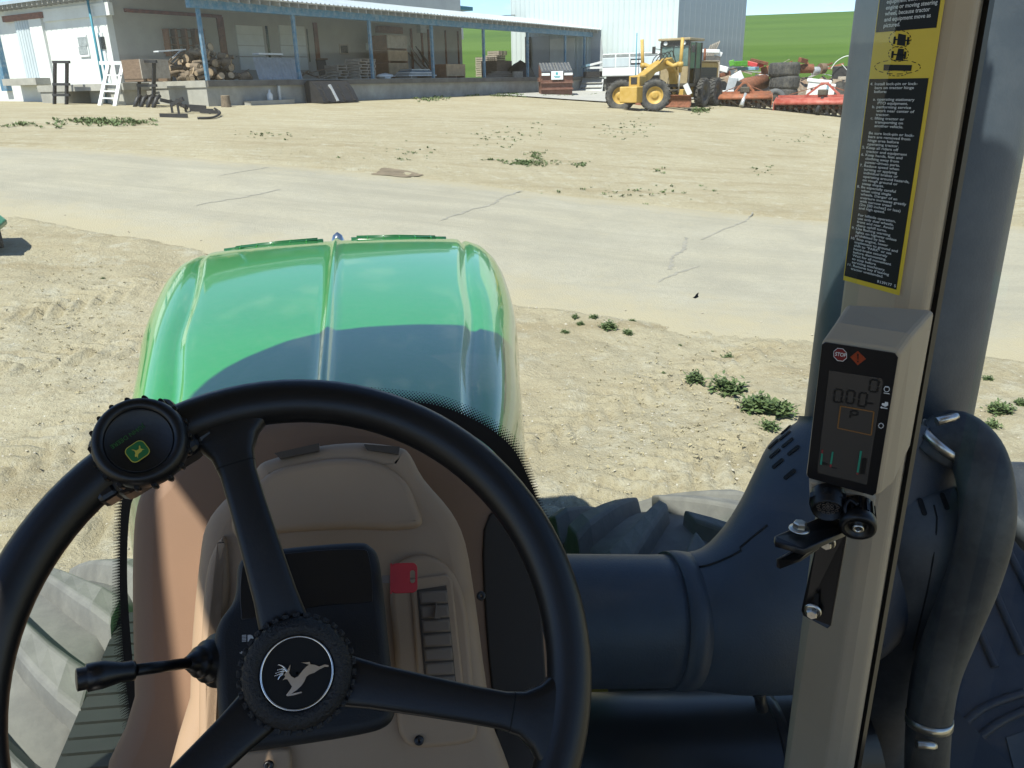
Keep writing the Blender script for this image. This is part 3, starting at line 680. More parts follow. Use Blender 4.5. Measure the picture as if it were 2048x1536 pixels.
# scrap machinery on the ground
t = thing('scrap_implement', 'heap of black scrap implement parts lying on the dirt before the dock', 'scrap', G(385, 228), DROT)
for k, (x, y, l, a, h) in enumerate(((345, 226, .7, .9, .45), (358, 228, .5, 1.9, .5), (388, 222, .9, .3, .2), (348, 235, .9, .1, .08), (404, 226, .8, .5, .12), (372, 224, .6, 1.1, .22), (420, 228, .7, -.4, .1))):
    c = G(x, y); m = MB(); dv = Vector((math.cos(a) * CR.x - math.sin(a) * .5, math.cos(a) * CR.y + .3 * math.sin(a), 0)).normalized() * l / 2; m.bar(c - dv + Vector((0, 0, h)), c + dv + Vector((0, 0, h * .6)), .09, .12); m.bar(c, c + Vector((0, 0, h)), .07, .07); m.build('beam', 'iron_black', t)
m = MB(); m.tube(smooth_poly([G(395, 236, .05), G(425, 235, .05), G(440, 226, .1), G(428, 216, .25)], 6, False), .04, 6); m.build('hose', 'iron_black', t)
for (x, lb) in ((453, 'short round tree stump standing by the dock corner'),):
    c = G(x, 214); t = thing('tree_stump', lb, 'stump', c); m = MB(); m.tube([c, c + Vector((0, 0, .3)), c + Vector((0, 0, .42))], [.2, .17, .17], 10, caps=False); m.build('trunk', 'bark', t); m = MB(); m.cyl(c + Vector((0, 0, .40)), c + Vector((0, 0, .43)), .165, n=10); m.build('cut_face', 'cut_wood', t)
s_, z_ = FA(541, 204, .3); t = thing('white_jug', 'small white jug standing on the kerb block below the dock', 'jug', D(.3, s_, FA(541, 204, .3)[1]), DROT)
m = MB(DF); zb = FA(493, 202, .25)[1]; m.lathe([(.001, 0), (.11, 0), (.12, .02), (.12, .22), (.05, .32), (.045, .40), (.001, .40)], (.3, s_, zb), (0, 0, 1), 12); m.build('body', 'white_paint', t); m = MB(DF); m.cyl((.3, s_, zb + .4), (.3, s_, zb + .44), .05, n=10); m.build('cap', 'galv', t)
# loader bucket
sa, sb = FA(632, 190, .9)[0], FA(702, 190, .9)[0]
t = thing('loader_bucket', 'black loader bucket tipped up against the dock wall', 'bucket', D(.7, (sa + sb) / 2, ZG(.7, sa)), DROT)
zg = ZG(.8, sa) + .02; pr = [(1.35, .0), (1.3, .12), (1.05, .55), (.75, .85), (.45, .92), (.25, .80)]
m = MB(DF); m.grid([[(n, s, zg + z) for n, z in pr] for s in (sa, (sa + sb) / 2, sb)], False); m.build('shell', 'iron_black', t, solid=.04, fix=False)
for s in (sa, sb): m = MB(DF); m.prism([(n, s - .02, zg + z) for n, z in pr] + [(.3, s - .02, zg)], (0, .04, 0)); m.build('side_plate', 'iron_black', t)
for k in range(4): s = sa + (sb - sa) * (k + .5) / 4; m = MB(DF); m.bar((1.38, s, zg + .05), (.95, s + .0, zg + .74), .12, .08); m.build('rib', 'galv' if k == 1 else 'iron_black', t)
# junk on landing: sacks and scrap beside the bin
for k, (x, y, c) in enumerate(((246, 113, 'white_paint'), (240, 128, 'wood_grey'), (262, 138, 'wood_dark'), (252, 150, 'rust'))):
    n_, z_ = FB(x, y, .5); t = MB(DF); t.box((n_, .5, max(z_, DZ + .1)), (.7, .5, .2), Matrix.Rotation(.5 * k, 3, 'Z') @ Matrix.Rotation(.2 * k - .3, 3, 'Y')); o = t.build('scrap_bundle', c, bevel=.05)
    tag(o, ['white bundle lying on top of the scrap by the blue door', 'grey wooden bundle in the scrap by the blue door', 'dark wooden bundle in the scrap by the plywood bin', 'rusty bundle at the bottom of the scrap by the door'][k], 'scrap', 'scrap bundles on the landing')
for k in range(8):
    a = k * 1.1; n_, z_ = FB(235 + k * 5, 150 - (k % 4) * 7, .4); t = MB(DF); t.bar((n_ - .4, .2, max(z_, DZ + .06)), (n_ + .4, .5, max(z_, DZ + .06) + .15 * math.sin(a)), .08, .05)
    tag(t.build('scrap_stick', ('wood_grey', 'wood_dark', 'iron_black')[k % 3]), 'thin scrap length in the clutter behind the white frame', 'scrap', 'scrap lengths on the landing')
t = dthing('pallet_board_rack', 'pale board lying across the top of the plywood bin', 'board', -2.0, FA(340, 105, -2)[0], DZ + 1.1)
m = MB(DF); sa, za = FA(312, 103, -2); sb, zb = FA(370, 99, -2); m.bar((-2, sa, za), (-2.1, sb, zb), .3, .05); m.build('plank', 'white_paint', t); m = MB(DF); m.bar(P3(345, 116, .8), P3(362, 100, 1.2), .05, .05); m.build('strut', 'white_paint', t)
# ================================================================ YARD THINGS
mat('bin_brown', (.15, .065, .045), .6, var=.25, scale=3, dust=.4, dustcol=(.25, .17, .13), dscale=4)
mat('bin_lid', (.07, .08, .10), .5, var=.2)
mat('sign_white', (.7, .74, .74), .4, var=.04); mat('sign_teal', (.05, .35, .38), .4, var=.05)
mat('grader_yellow', (.46, .29, .055), .55, var=.22, scale=3, dust=.45, dustcol=(.33, .26, .15), dscale=3)
mat('grader_dark', (.05, .045, .035), .6, var=.3, scale=4, dust=.4, dustcol=(.2, .16, .1), dscale=3)
mat('cab_tan', (.30, .24, .14), .6, var=.15)
mat('tyre_rubber', (.035, .037, .040), .85, var=.3, scale=5, dust=.55, dustcol=(.19, .175, .145), dscale=3)
mat('tyre_grey', (.09, .095, .10), .85, var=.25, scale=4, dust=.5, dustcol=(.25, .25, .23), dscale=3)
mat('cab_glass', (.10, .16, .15), .08, var=.2, scale=2)
mat('tiller_red', (.36, .065, .045), .6, var=.25, scale=3, dust=.6, dustcol=(.36, .22, .17), dscale=3)
mat('tiller_orange', (.28, .095, .045), .7, var=.4, scale=4, dust=.7, dustcol=(.22, .13, .08), dscale=3)
mat('blade_steel', (.20, .165, .135), .55, metal=.3, var=.4, scale=7)
mat('junk_green', (.08, .28, .03), .5, var=.2); mat('junk_red', (.45, .04, .04), .5, var=.2); mat('junk_blue', (.18, .30, .38), .5, var=.2)
mat('leaf', (.060, .108, .036), .75, var=.4, scale=9, col2=(.135, .19, .065)); mat('leaf_dry', (.33, .29, .18), .8, var=.3, scale=12)
mat('pebble', (.33, .29, .21), .9, var=.25, scale=3, col2=(.47, .44, .36))
mat('deck_green', (.02, .14, .035), .4, var=.2, coat=.3)
class VFr:
    def __init__(s, x, y, rot=0.0):
        s.P = G(x, y); v = s.P - CAM; dep = v.dot(CF); s.k = dep / FPX; s.kv = s.k / math.cos(PIT * .97)
        s.rz = math.atan2(CR.y, CR.x) + rot + (-(math.atan2(v.x, v.y) - PSI))
        s.M = FR(s.P, s.rz)
def wheel(mb_parent, c, ax, R, W, rimr, mt='tyre_rubber', rm='grader_yellow', lugs=22, name='wheel', M=None):
    c = Vector(c); ax = Vector(ax).normalized()
    m = MB(M); pf = [(rimr, -W * .42), (R * .80, -W * .5), (R * .93, -W * .49), (R * .955, -W * .4), (R * .955, W * .4), (R * .93, W * .49), (R * .80, W * .5), (rimr, W * .42), (rimr * .97, W * .3), (rimr * .97, -W * .3), (rimr, -W * .42)]
    m.lathe(pf, c, ax, 32); px = ax.orthogonal().normalized(); py = ax.cross(px)
    for k in range(lugs):
        for sd in (-1, 1):
            a = 2 * math.pi * (k + (.5 if sd > 0 else 0)) / lugs; da = .16
            e = lambda q: (px * math.cos(q) + py * math.sin(q))
            m.bar(c + e(a) * R * .965 + ax * sd * W * .48, c + e(a + da) * R * .965 + ax * sd * W * .03, R * .07, R * .09, up=e(a))
    t = m.build('tyre', mt, mb_parent)
    m = MB(M); m.lathe([(rimr * 1.0, W * .40), (rimr * .92, W * .38), (rimr * .86, W * .16), (rimr * .45, W * .12), (rimr * .42, W * .22), (rimr * .3, W * .26), (.001, W * .26)], c, ax, 24); m.lathe([(rimr * 1.0, -W * .40), (rimr * .92, -W * .38), (rimr * .86, -W * .16), (.001, -W * .12)], c, ax, 24); m.build('rim', rm, mb_parent)
# --- rubbish bin
f = VFr(1112, 191, .12); k, kv = f.k, f.kv
t = thing('rubbish_bin', 'brown steel rubbish bin with dark lid beside the dock end', 'rubbish bin', f.P, f.rz)
hw, hd = 31 * k, 26 * k; h1, h2 = 40 * kv, 54 * kv
M = f.M @ Matrix.Translation((0, hd * .5, 0))
m = MB(M); pr = [(-hd, .04), (-hd - .12, h1), (hd, h2), (hd, .04)]
m.prism([(-hw, y, z) for y, z in pr], (2 * hw, 0, 0)); m.build('body', 'bin_brown', t)
for z in (.3, .58, .9): MB(M).b2((-hw - .04, -hd - .17, h1 * z - .05), (hw + .04, -hd - .02, h1 * z + .03)).build('rib', 'bin_brown', t)
for s in (-1, 1):
    MB(M).b2((s * hw - .1 * (s < 0) + .0, -hd * .5, h1 * .62), (s * hw + .1 * (s > 0) + .0, hd * .6, h1 * .80)).build('fork_pocket', 'bin_brown', t)
    MB(M).box((s * hw * .72, -hd - .2, h1 * .93), (.5, .04, .14)).build('sign', 'sign_white', t)
for x in (-.5, .5):
    m = MB(M)
    sl_ = (h2 - h1) / (2 * hd + .12)
    m.prism([(x * hw - hw * .49, -hd - .2, h1 + .02), (x * hw + hw * .49, -hd - .2, h1 + .02), (x * hw + hw * .49, hd + .02, h2 + .06), (x * hw - hw * .49, hd + .02, h2 + .06)], (0, 0, .05)); lid = m.build('lid', 'bin_lid', t)
    for q in range(5): 
        xx = x * hw - hw * .42 + q * hw * .21; m = MB(M); m.bar((xx, -hd - .15, h1 + .10), (xx, hd, h2 + .13), .10, .04); m.build('lid_rib', 'tyre_grey', lid)
s_ = MB(M).box((0, -hd - .22, h1 * .88), (.72, .03, .48)).build('label_plate', 'sign_white', t)
m = MB(M); m.box((-.02, -hd - .24, h1 * .96), (.12, .01, .14)); m.box((0, -hd - .24, h1 * .84), (.4, .01, .035)); m.box((0, -hd - .24, h1 * .79), (.3, .01, .03)); m.build('label_print', 'sign_teal', t)
# --- concrete block wall + leaning panel + white truck cap in front of the shed
sB = S1 - 1.6
n0, n1 = FB(1136, 170, sB)[0], FB(1262, 170, sB)[0]; zt_ = FB(1200, 154, sB)[1]
t = thing('block_wall', 'low wall of big concrete blocks in front of the tall shed', 'block wall', D((n0 + n1) / 2, sB, 2.2), DROT)
zg = ZG((n0 + n1) / 2, sB); hh = (zt_ - zg) / 2
for r in range(2):
    q = n0 - (.6 if r else 0)
    while q < n1:
        MB(DF).b2((q, sB, zg - .1 + r * hh), (q + 1.17, sB + .6, zg - .1 + (r + 1) * hh - .02)).build('block', 'dock_concrete', t, bevel=.02); q += 1.2
t = thing('leaning_panel', 'grey sheet panel leaning on the concrete block wall', 'panel', D(FB(1185, 180, sB)[0], sB - .3, zg), DROT)
n0_, n1_ = FB(1160, 170, sB - .3)[0], FB(1208, 170, sB - .3)[0]; zt2 = FB(1180, 156, sB - .3)[1]
m = MB(DF); m.prism([(n0_, sB - .5, zg), (n1_, sB - .5, zg), (n1_ - .1, sB - .1, zt2), (n0_ + .15, sB - .1, zt2)], (0, -.05, .02)); m.build('sheet', 'galv', t)
for q in (.3, .62): MB(DF).b2((n0_ + .1, sB - .62 + q * .3, zg + (zt2 - zg) * q), (n1_ - .1, sB - .5 + q * .3, zg + (zt2 - zg) * q + .05)).build('batten', 'dock_concrete', t)
sC = S1 - 2.2
t = thing('white_trailer_box', 'white panelled caravan box standing before the tall shed', 'trailer box', D(FB(1270, 150, sC)[0], sC, 3), DROT)
n0, n1 = FB(1204, 130, sC)[0], FB(1345, 130, sC)[0]; z0, z1 = FB(1210, 153, sC)[1], FB(1210, 108, sC)[1]
MB(DF).b2((n0, sC, z0), (n1, sC + 1.6, z1)).build('shell', 'white_paint', t, bevel=.06)
MB(DF).b2((n0 + .2, sC + .3, zg), (n1 - .2, sC + 1.2, z0 - .002)).build('chassis', 'iron_black', t)
for k in range(5):
    q0 = n0 + (n1 - n0) * (k + .05) / 5; q1 = n0 + (n1 - n0) * (k + .95) / 5
    MB(DF).b2((q0, sC - .03, z0 + (z1 - z0) * .42), (q1, sC - .002, z0 + (z1 - z0) * .80)).build('side_panel', 'grey_door', t)
    MB(DF).b2((q0, sC - .03, z0 + (z1 - z0) * .86), (q1, sC - .002, z0 + (z1 - z0) * .97)).build('top_panel', 'window_pane', t)
w_ = MB(DF).b2((n0 + (n1 - n0) * .42, sC - .06, z0 + (z1 - z0) * .5), (n0 + (n1 - n0) * .58, sC - .032, z0 + (z1 - z0) * .74)).build('window', 'iron_black', t)
MB(DF).b2((n0 + (n1 - n0) * .43, sC - .08, z0 + (z1 - z0) * .56), (n0 + (n1 - n0) * .57, sC - .062, z0 + (z1 - z0) * .68)).build('pane', 'white_paint', w_)
t = thing('white_beams', 'white steel beams stacked beside the caravan box', 'beams', D(FB(1190, 140, sC)[0], sC, 3.4), DROT)
for k, (x0, y0, x1, y1) in enumerate(((1178, 131, 1206, 124), (1176, 136, 1206, 135), (1165, 134, 1180, 130))): m = MB(DF); m.bar(P3(x0, y0, sC + .3), P3(x1, y1, sC + .1), .3, .14); m.build('beam', ('white_paint', 'white_paint', 'junk_blue')[k], t)
m = MB(DF); n0, z0 = FB(1168, 141, sC + .2); n1, _ = FB(1202, 141, sC + .2); m.b2((n0, sC + .1, zt_ - .0), (n1, sC + .8, z0 - .08)); m.build('bearer', 'iron_black', t)
t = thing('thin_pole', 'thin tall pole standing before the caravan box', 'pole', G(1275, 190)); m = MB(DF); q = FB(1274, 66, sC - .5); m.cyl((q[0], sC - .5, 2.2), (q[0], sC - .5, q[1]), .035, n=8); m.build('shaft', 'teal_paint', t); m = MB(DF); m.cyl((q[0], sC - .5, 2.1), (q[0], sC - .5, 2.35), .1, n=8); m.build('foot', 'dock_concrete', t)
# --- road grader
LF, RF = G(1308, 223), G(1243, 219); _rv = ray(1402, 205); _rv.z = 0; LR = CAM + _rv.normalized() * (math.hypot(LF.x - CAM.x, LF.y - CAM.y) * 1.145); LR.z = terr(LR.x, LR.y)
hd_ = (LF - LR); hd_.z = 0; WB = hd_.length; hd_.normalize(); lf_ = Vector((-hd_.y, hd_.x, 0))
FCn = (LF + RF) / 2; FCn.z = (LF.z + RF.z) / 2
grz = math.atan2(hd_.y, hd_.x); TRW = 1.78
DBG = ('wheelbase', WB, 'track', (LF - RF).dot(lf_), 'axle', (LF - RF).length, 'D', LF, 'pitch', (LR.z - FCn.z) / WB)
FCn = LF - lf_ * TRW / 2
g = thing('road_grader', 'yellow road grader with glazed cab parked on the dirt', 'grader', FCn, grz)
GM = FR(FCn, grz) @ Matrix.Rotation(-math.atan2(LR.z - LF.z, WB) * 1.0, 4, 'Y').inverted()
GM = FR(FCn, grz) @ Matrix.Rotation(math.atan2(LR.z - LF.z, WB), 4, 'Y')
RW = .74; ty = TRW / 2; q = WB / 5.0
st_ = R_(8)
for s in (-1, 1):
    wr = thing('wheel', '', None, (0, 0, 0)); 
    del wr['label']
    wr.parent = g; WM[wr.name] = WM[g.name]
    wheel(wr, (0, s * ty, RW), (.88, .42, 0), RW, .40, .40, M=GM)
    for x in (-5.0 * q, -6.55 * q):
        wr = thing('wheel', '', None, (0, 0, 0)); del wr['label']; wr.parent = g; WM[wr.name] = WM[g.name]
        wheel(wr, (x, s * (ty + .02), RW), (0, s, 0), RW, .42, .34, rm='grader_dark', M=GM)
    MB(GM).b2((-6.9 * q, s * (ty - .36) - .08, RW - .25), (-4.6 * q, s * (ty - .36) + .08, RW + .3)).build('tandem_case', 'grader_yellow', g, bevel=.05)
B = lambda nm, mt, lo, hi, bv=.03: MB(GM).b2(lo, hi).build(nm, mt, g, bevel=bv)
B('front_axle', 'grader_yellow', (-.22, -ty + .25, RW - .15), (.22, ty - .25, RW + .15))
B('nose_weight', 'grader_yellow', (.25, -.45, .42), (1.1, .45, 1.15), .05)
B('nose_frame', 'grader_yellow', (-.35, -.28, .75), (.45, .28, 1.62), .04); B('nose_socket', 'iron_black', (.452, -.15, 1.25), (.47, .15, 1.55), 0)
m = MB(GM)
def beam(pts, wdt):
    m = MB(GM); L_ = [(x, -wdt / 2, z) for x, z in pts]; m.prism(L_, (0, wdt, 0)); return m
beam([(.45, 1.62), (.45, 1.22), (-.4, 1.15), (-1.3 * q, 1.75), (-2.9 * q, 2.05), (-3.3 * q, 1.8), (-3.5 * q, 1.2), (-3.7 * q, 1.2), (-3.6 * q, 2.0), (-2.9 * q, 2.48), (-2.0 * q, 2.35), (-.3, 1.66)], .42).build('gooseneck', 'grader_yellow', g, bevel=.03)
beam([(-.2, 1.0), (-.2, .82), (-2.9 * q, .95), (-2.9 * q, 1.15)], .24).build('drawbar', 'grader_dark', g, bevel=.02)
m = MB(GM); m.lathe([(.62, 0), (.74, 0), (.74, .14), (.62, .14), (.62, 0)], (-2.5 * q, 0, .82), (0, 0, 1), 24); m.build('circle_ring', 'grader_dark', g)
rows = []
for y in (-1.75, 1.75):
    rows.append([(-2.45 * q + x + y * .32, y, z) for x, z in ((.12, .10), (.0, .2), (-.06, .36), (-.02, .54), (.12, .68))])
MB(GM).grid(rows, False).build('mouldboard', 'rust', g, solid=.04, fix=False)
B('blade_bracket', 'grader_yellow', (-2.7 * q, .9, .55), (-2.35 * q, 1.15, .95)); B('blade_bracket', 'grader_yellow', (-2.7 * q, -1.15, .55), (-2.35 * q, -.9, .95))
for s in (-1, 1):
    m = MB(GM); m.tube([(-2.25 * q, s * .2, 2.25), (-2.2 * q, s * .62, 2.05), (-2.2 * q, s * .95, 2.15)], [.12, .11, .12], 10); m.build('lift_arm', 'grader_yellow', g)
    m = MB(GM); m.cyl((-2.2 * q, s * 1.0, 1.75), (-2.15 * q, s * 1.08, 3.35), .085); m.build('lift_cylinder', 'grader_yellow', g)
    m = MB(GM); m.cyl((-2.35 * q, s * .9, .8), (-2.2 * q, s * 1.0, 1.8), .04, n=8); m.build('lift_rod', 'galv', g)
    m = MB(GM); m.lathe([(.001, -.12), (.14, -.12), (.16, 0), (.14, .12), (.001, .12)], (-2.2 * q, s * 1.0, 2.12), (0, 0, 1), 12); m.build('trunnion', 'grader_yellow', g)
# cab
x0, x1, cw = -3.55 * q, -4.95 * q, .78
B('cab_floor', 'grader_dark', (x1, -cw, 1.05), (x0, cw, 1.22)); B('cab_front_panel', 'cab_tan', (x0 - .05, -cw, 1.22), (x0, cw, 2.05), .01); 
for s in (-1, 1):
    for x in (x0 - .05, (x0 + x1) / 2, x1 + .05): B('cab_post', 'grader_dark', (x - .05, s * cw - .05, 1.22), (x + .05, s * cw + .05, 3.22), .01)
    B('side_glass', 'cab_glass', ((x0 + x1) / 2 + .06, s * cw - .012, 1.95), (x0 - .12, s * cw + .012, 3.2), 0); B('door_glass', 'cab_glass', (x1 + .12, s * cw - .012, 1.95), ((x0 + x1) / 2 - .06, s * cw + .012, 3.2), 0)
    B('door_panel', 'grader_dark', (x1 + .1, s * cw - .02, 1.22), ((x0 + x1) / 2 - .052, s * cw + .02, 1.94), .01)
B('front_glass', 'cab_glass', (x0 - .03, -cw + .06, 2.08), (x0 - .005, cw - .06, 3.02), 0); B('rear_glass', 'cab_glass', (x1 + .01, -cw + .06, 1.9), (x1 + .035, cw - .06, 3.02), 0)
B('light_bar', 'iron_black', (x0 - .05, -cw, 3.03), (x0 + .06, cw, 3.3), .01); B('cab_roof', 'cab_tan', (x1 - .12, -cw - .1, 3.3), (x0 + .22, cw + .1, 3.42), .03)
for s in (-1, 1): m = MB(GM); m.lathe([(.001, 0), (.11, 0), (.11, .05), (.08, .06), (.001, .06)], (x0 + .06, s * .5, 3.17), (1, 0, 0), 12); m.build('work_lamp', 'sign_white', g)
B('engine_hood', 'grader_yellow', (-7.6 * q, -.62, 1.05), (x1 - .05, .62, 2.28), .08); B('hood_top', 'cab_tan', (-7.55 * q, -.66, 2.283), (x1 - .08, .66, 2.36), .02); B('rear_frame', 'grader_dark', (-7.4 * q, -.45, .6), (x1 + .3, .45, 1.05))
for s in (-1, 1):
    lv = B('louvre_panel', 'iron_black', (-7.3 * q, s * .64 - .015, 1.35), (x1 - .3, s * .64 + .015, 2.0), 0)
    for kk in range(6): MB(GM).b2((-7.3 * q + .05, s * .665 - .01, 1.42 + kk * .095), (x1 - .35, s * .665 + .01, 1.46 + kk * .095)).build('louvre', 'grader_dark', lv)
m = MB(GM); m.cyl((-6.6 * q, .2, 2.3), (-6.6 * q, .2, 3.0), .07, n=8); m.build('exhaust_pipe', 'rust', g)
for k_ in range(4): m = MB(GM); m.tube(smooth_poly([(-3.4 * q, -.25 + .16 * k_, 1.9), (-2.8 * q, -.3 + .18 * k_, 2.62 + .05 * k_), (-2.1 * q, -.35 + .2 * k_, 2.45), (-1.5 * q, -.2 + .12 * k_, 1.9 + .05 * k_)], 5, False), .022, 6); m.build('hydraulic_hose', 'iron_black', g)
for k_ in range(3): B('step', 'grader_dark', (x1 + .2, cw + .02, .55 + .25 * k_), (x1 + .6, cw + .2, .58 + .25 * k_), 0)
for s in (-1, 1): m = MB(GM); m.tube([(x0, s * cw, 2.9), (x0 + .25, s * (cw + .3), 2.95)], .015, 6); m.build('mirror_arm', 'iron_black', g); B('mirror', 'iron_black', (x0 + .22, s * (cw + .3) - .09, 2.7), (x0 + .26, s * (cw + .3) + .09, 3.05), .01)
B('wiper', 'iron_black', (x0 + .005, -.1, 2.5), (x0 + .02, -.06, 3.0), 0)
m = MB(GM); m.box((-2.0 * q, 1.55, .95), (.05, .25, .55), Matrix.Rotation(.5, 3, 'X')); m.build('marker_paddle', 'white_paint', g)
# --- rotary tillers
def tiller(x, y, wpx, hpx, rot, label, red, tip=True, tines=10, nrm='rotary_tiller'):
    f = VFr(x, y, rot); w2 = wpx * f.k / 2; h = hpx * f.kv; M = f.M
    t = thing(nrm, label, 'tiller', f.P, f.rz)
    m = MB(M); rows = [[(xx, .25 + .75 * h * math.cos(a) * .8, h * .50 + h * .24 * math.sin(a)) for a in [math.pi * (1.08 - .16 * i) for i in range(8)]] for xx in (-w2, w2)]
    m.grid(rows, True); m.build('hood_cover', red, t, solid=.03, fix=False)
    for s in (-1, 1): m = MB(M); m.prism([(s * w2, -.42 * h, h * .12), (s * w2, -.45 * h, h * .55), (s * w2, .25, h * .78), (s * w2, .25 + .6 * h, h * .5), (s * w2, .4 * h, h * .08)], (.04 * s, 0, 0)); m.build('end_plate', red, t)
    m = MB(M); m.cyl((-w2, .2, h * .3), (w2, .2, h * .3), h * .07, n=10); m.build('rotor_shaft', 'rust', t)
    for k in range(tines):
        xx = -w2 + (k + .5) * 2 * w2 / tines
        m = MB(M); m.cyl((xx - .02, .2, h * .3), (xx + .04, .2, h * .3), h * .18, n=10); fl = m.build('tine_flange', 'blade_steel', t)
        for j in range(4):
            a = j * math.pi / 2 + k * .55; c, s = math.cos(a), math.sin(a)
            m = MB(M); m.bar((xx, .2 + c * h * .1, h * .3 + s * h * .1), (xx, .2 + c * h * .3, h * .3 + s * h * .3), .09, .17, up=(1, 0, 0)); m.bar((xx, .2 + c * h * .29, h * .3 + s * h * .29), (xx + .16, .2 + (c - .4 * s) * h * .29, h * .3 + (s + .4 * c) * h * .29), .05, .17, up=(0, c, s)); m.build('tine', 'blade_steel', t)
    m = MB(M); m.prism([(-w2 * .97, .25 + .5 * h, h * .5), (w2 * .97, .25 + .5 * h, h * .5), (w2 * .97, .3 + .6 * h, h * .04), (-w2 * .97, .3 + .6 * h, h * .04)], (0, .03, 0)); m.build('dark_backing', 'grader_dark', t)  # dark plate added to put the darkness behind the tines
    m = MB(M); m.bar((-w2 * .98, .3, h * .80), (w2 * .98, .3, h * .80), .12, .12); m.build('top_beam', red, t)
    for s in (-1, 1): m = MB(M); m.bar((s * w2 * .35, .3, h * .84), (s * w2 * .06, .55, h * 1.32), .08, .10); m.build('mast_arm', red, t)
    m = MB(M); m.bar((-w2 * .09, .55, h * 1.32), (w2 * .09, .55, h * 1.32), .12, .12); m.build('mast_head', red, t)
    m = MB(M); m.bar((0, .55, h * 1.3), (w2 * .7, .4, h * .84), .04, .05); m.build('brace_rod', 'rust', t); m = MB(M); m.bar((0, .5, h * 1.28), (-w2 * .75, .4, h * .86), .04, .04); m.build('brace_rod', 'rust', t)
    m = MB(M); m.box((0, .2, h * .95), (.5, .4, .3)); m.build('gearbox', 'grader_dark', t, bevel=.04)
    m = MB(M); m.cyl((.05, -.1, h * .75), (-.15, -.55, h * .1), .08, .13, 10); m.build('drive_shaft', 'galv' if red == 'tiller_orange' else 'iron_black', t)
    return t
tiller(1487, 215, 104, 33, .05, 'orange rusty rotary tiller in the middle of the scrap row', 'tiller_orange', tines=11)
tiller(1640, 230, 176, 42, -.12, 'bright red rotary tiller lying nearest beside the leaning tyre', 'tiller_red', tines=15)
# --- tyres
f = VFr(1563, 206); R_t = 29 * f.k; hh = 25.0 * f.kv; Mf = f.M @ Matrix.Translation((0, 1.6, 0))
for k in range(3):
    t = thing('old_tyre', ['bottom tyre of the tall black stack', 'middle tyre of the tall black stack', 'topmost tyre of the tall black stack with worn tread'][k], 'tyre', (Mf @ Vector((0, 0, k * hh))), f.rz, 'stacked tyres')
    m = MB(Mf); W_ = hh * 1.0; c = Vector(((.0, .05, -.04)[k], 0, k * hh * .93 + hh / 2)); rr = R_t * (1.0, 1.0, 1.04)[k]
    m.lathe([(rr * .55, -W_ * .42), (rr * .8, -W_ * .5), (rr * .95, -W_ * .46), (rr, -W_ * .3), (rr, W_ * .3), (rr * .95, W_ * .46), (rr * .8, W_ * .5), (rr * .55, W_ * .42), (rr * .55, -W_ * .42)], c, (0, 0, 1), 32); m.build('carcass', 'tyre_rubber', t)
    for j in range(26):
        a = j / 26 * 2 * math.pi; m = MB(Mf); e = Vector((math.cos(a), math.sin(a), 0)); e2 = Vector((math.cos(a + .12), math.sin(a + .12), 0)); m.bar(c + e * rr + Vector((0, 0, W_ * .3)), c + e2 * rr - Vector((0, 0, W_ * .3)), .07, .05, up=e); m.build('tread_block', 'tyre_rubber', t)
f = VFr(1556, 216, .35); Mf = f.M; rr = 19.5 * f.kv
t = thing('old_tyre', 'grey bald tyre leaning between the tillers', 'tyre', f.P, f.rz)
m = MB(Mf @ Matrix.Rotation(-.25, 4, 'X')); m.lathe([(rr * .5, -.14), (rr * .75, -.2), (rr * .95, -.17), (rr, -.08), (rr, .08), (rr * .95, .17), (rr * .75, .2), (rr * .5, .14), (rr * .5, -.14)], (0, .5, rr), (0, 1, 0), 32); m.build('carcass', 'tyre_grey', t)
m = MB(Mf @ Matrix.Rotation(-.25, 4, 'X')); m.lathe([(rr * .48, -.13), (rr * .52, -.16), (rr * .56, -.165)], (0, .5, rr), (0, 1, 0), 32); m.build('bead', 'tyre_rubber', t)
# --- scrap behind
def scrap(name, label, cat, x, y, back, parts):
    f = VFr(x, y); M = f.M @ Matrix.Translation((0, back, 0)); t = thing(name, label, cat, M.translation, f.rz)
    sc = f.k * (1 + back * 1.0 / (f.P - CAM).length); sv = sc / math.cos(PIT)
    for p in parts:
        nm, mt, kind, a = p[0], p[1], p[2], p[3:]; m = MB(M)
        X = lambda q: (q[0] * sc, q[1], q[2] * sv)
        if kind == 'b': m.box(X(a[0]), (a[1][0] * sc, a[1][1], a[1][2] * sv), Matrix.Rotation(a[2], 3, 'Y') if len(a) > 2 else None)
        elif kind == 'c': m.cyl(X(a[0]), X(a[1]), a[2] * sc, n=16)
        elif kind == 't': m.tube(smooth_poly([X(v) for v in a[0]], 6, False), a[1] * sc, 6)
        m.build(nm, mt, t, bevel=.03 if kind == 'b' else 0)
    return t
scrap('rusty_drum', 'large rusty brown drum tank lying behind the orange tiller', 'tank', 1500, 205, 3.0, [('shell', 'rust', 'c', (-26, -.2, 26), (24, 1.6, 34), 14), ('end_cap', 'brown_wood', 'c', (-27, -.24, 26), (-26, -.2, 26), 13), ('band', 'rust', 'c', (-8, .5, 29), (-6, .56, 29), 14.6), ('saddle', 'wood_dark', 'b', (0, .6, 6), (46, .5, 12))])
scrap('washing_machine', 'white appliance box lying behind the red tiller', 'appliance', 1640, 205, 2.6, [('casing', 'white_paint', 'b', (-2, 0, 18), (52, .8, 30), .12), ('lid', 'sign_white', 'b', (-6, -.43, 36), (46, .06, 6), .12), ('stripe', 'junk_blue', 'b', (10, -.42, 18), (4, .04, 26), .12), ('handle', 'iron_black', 'b', (-18, -.43, 22), (6, .05, 3), .12)])
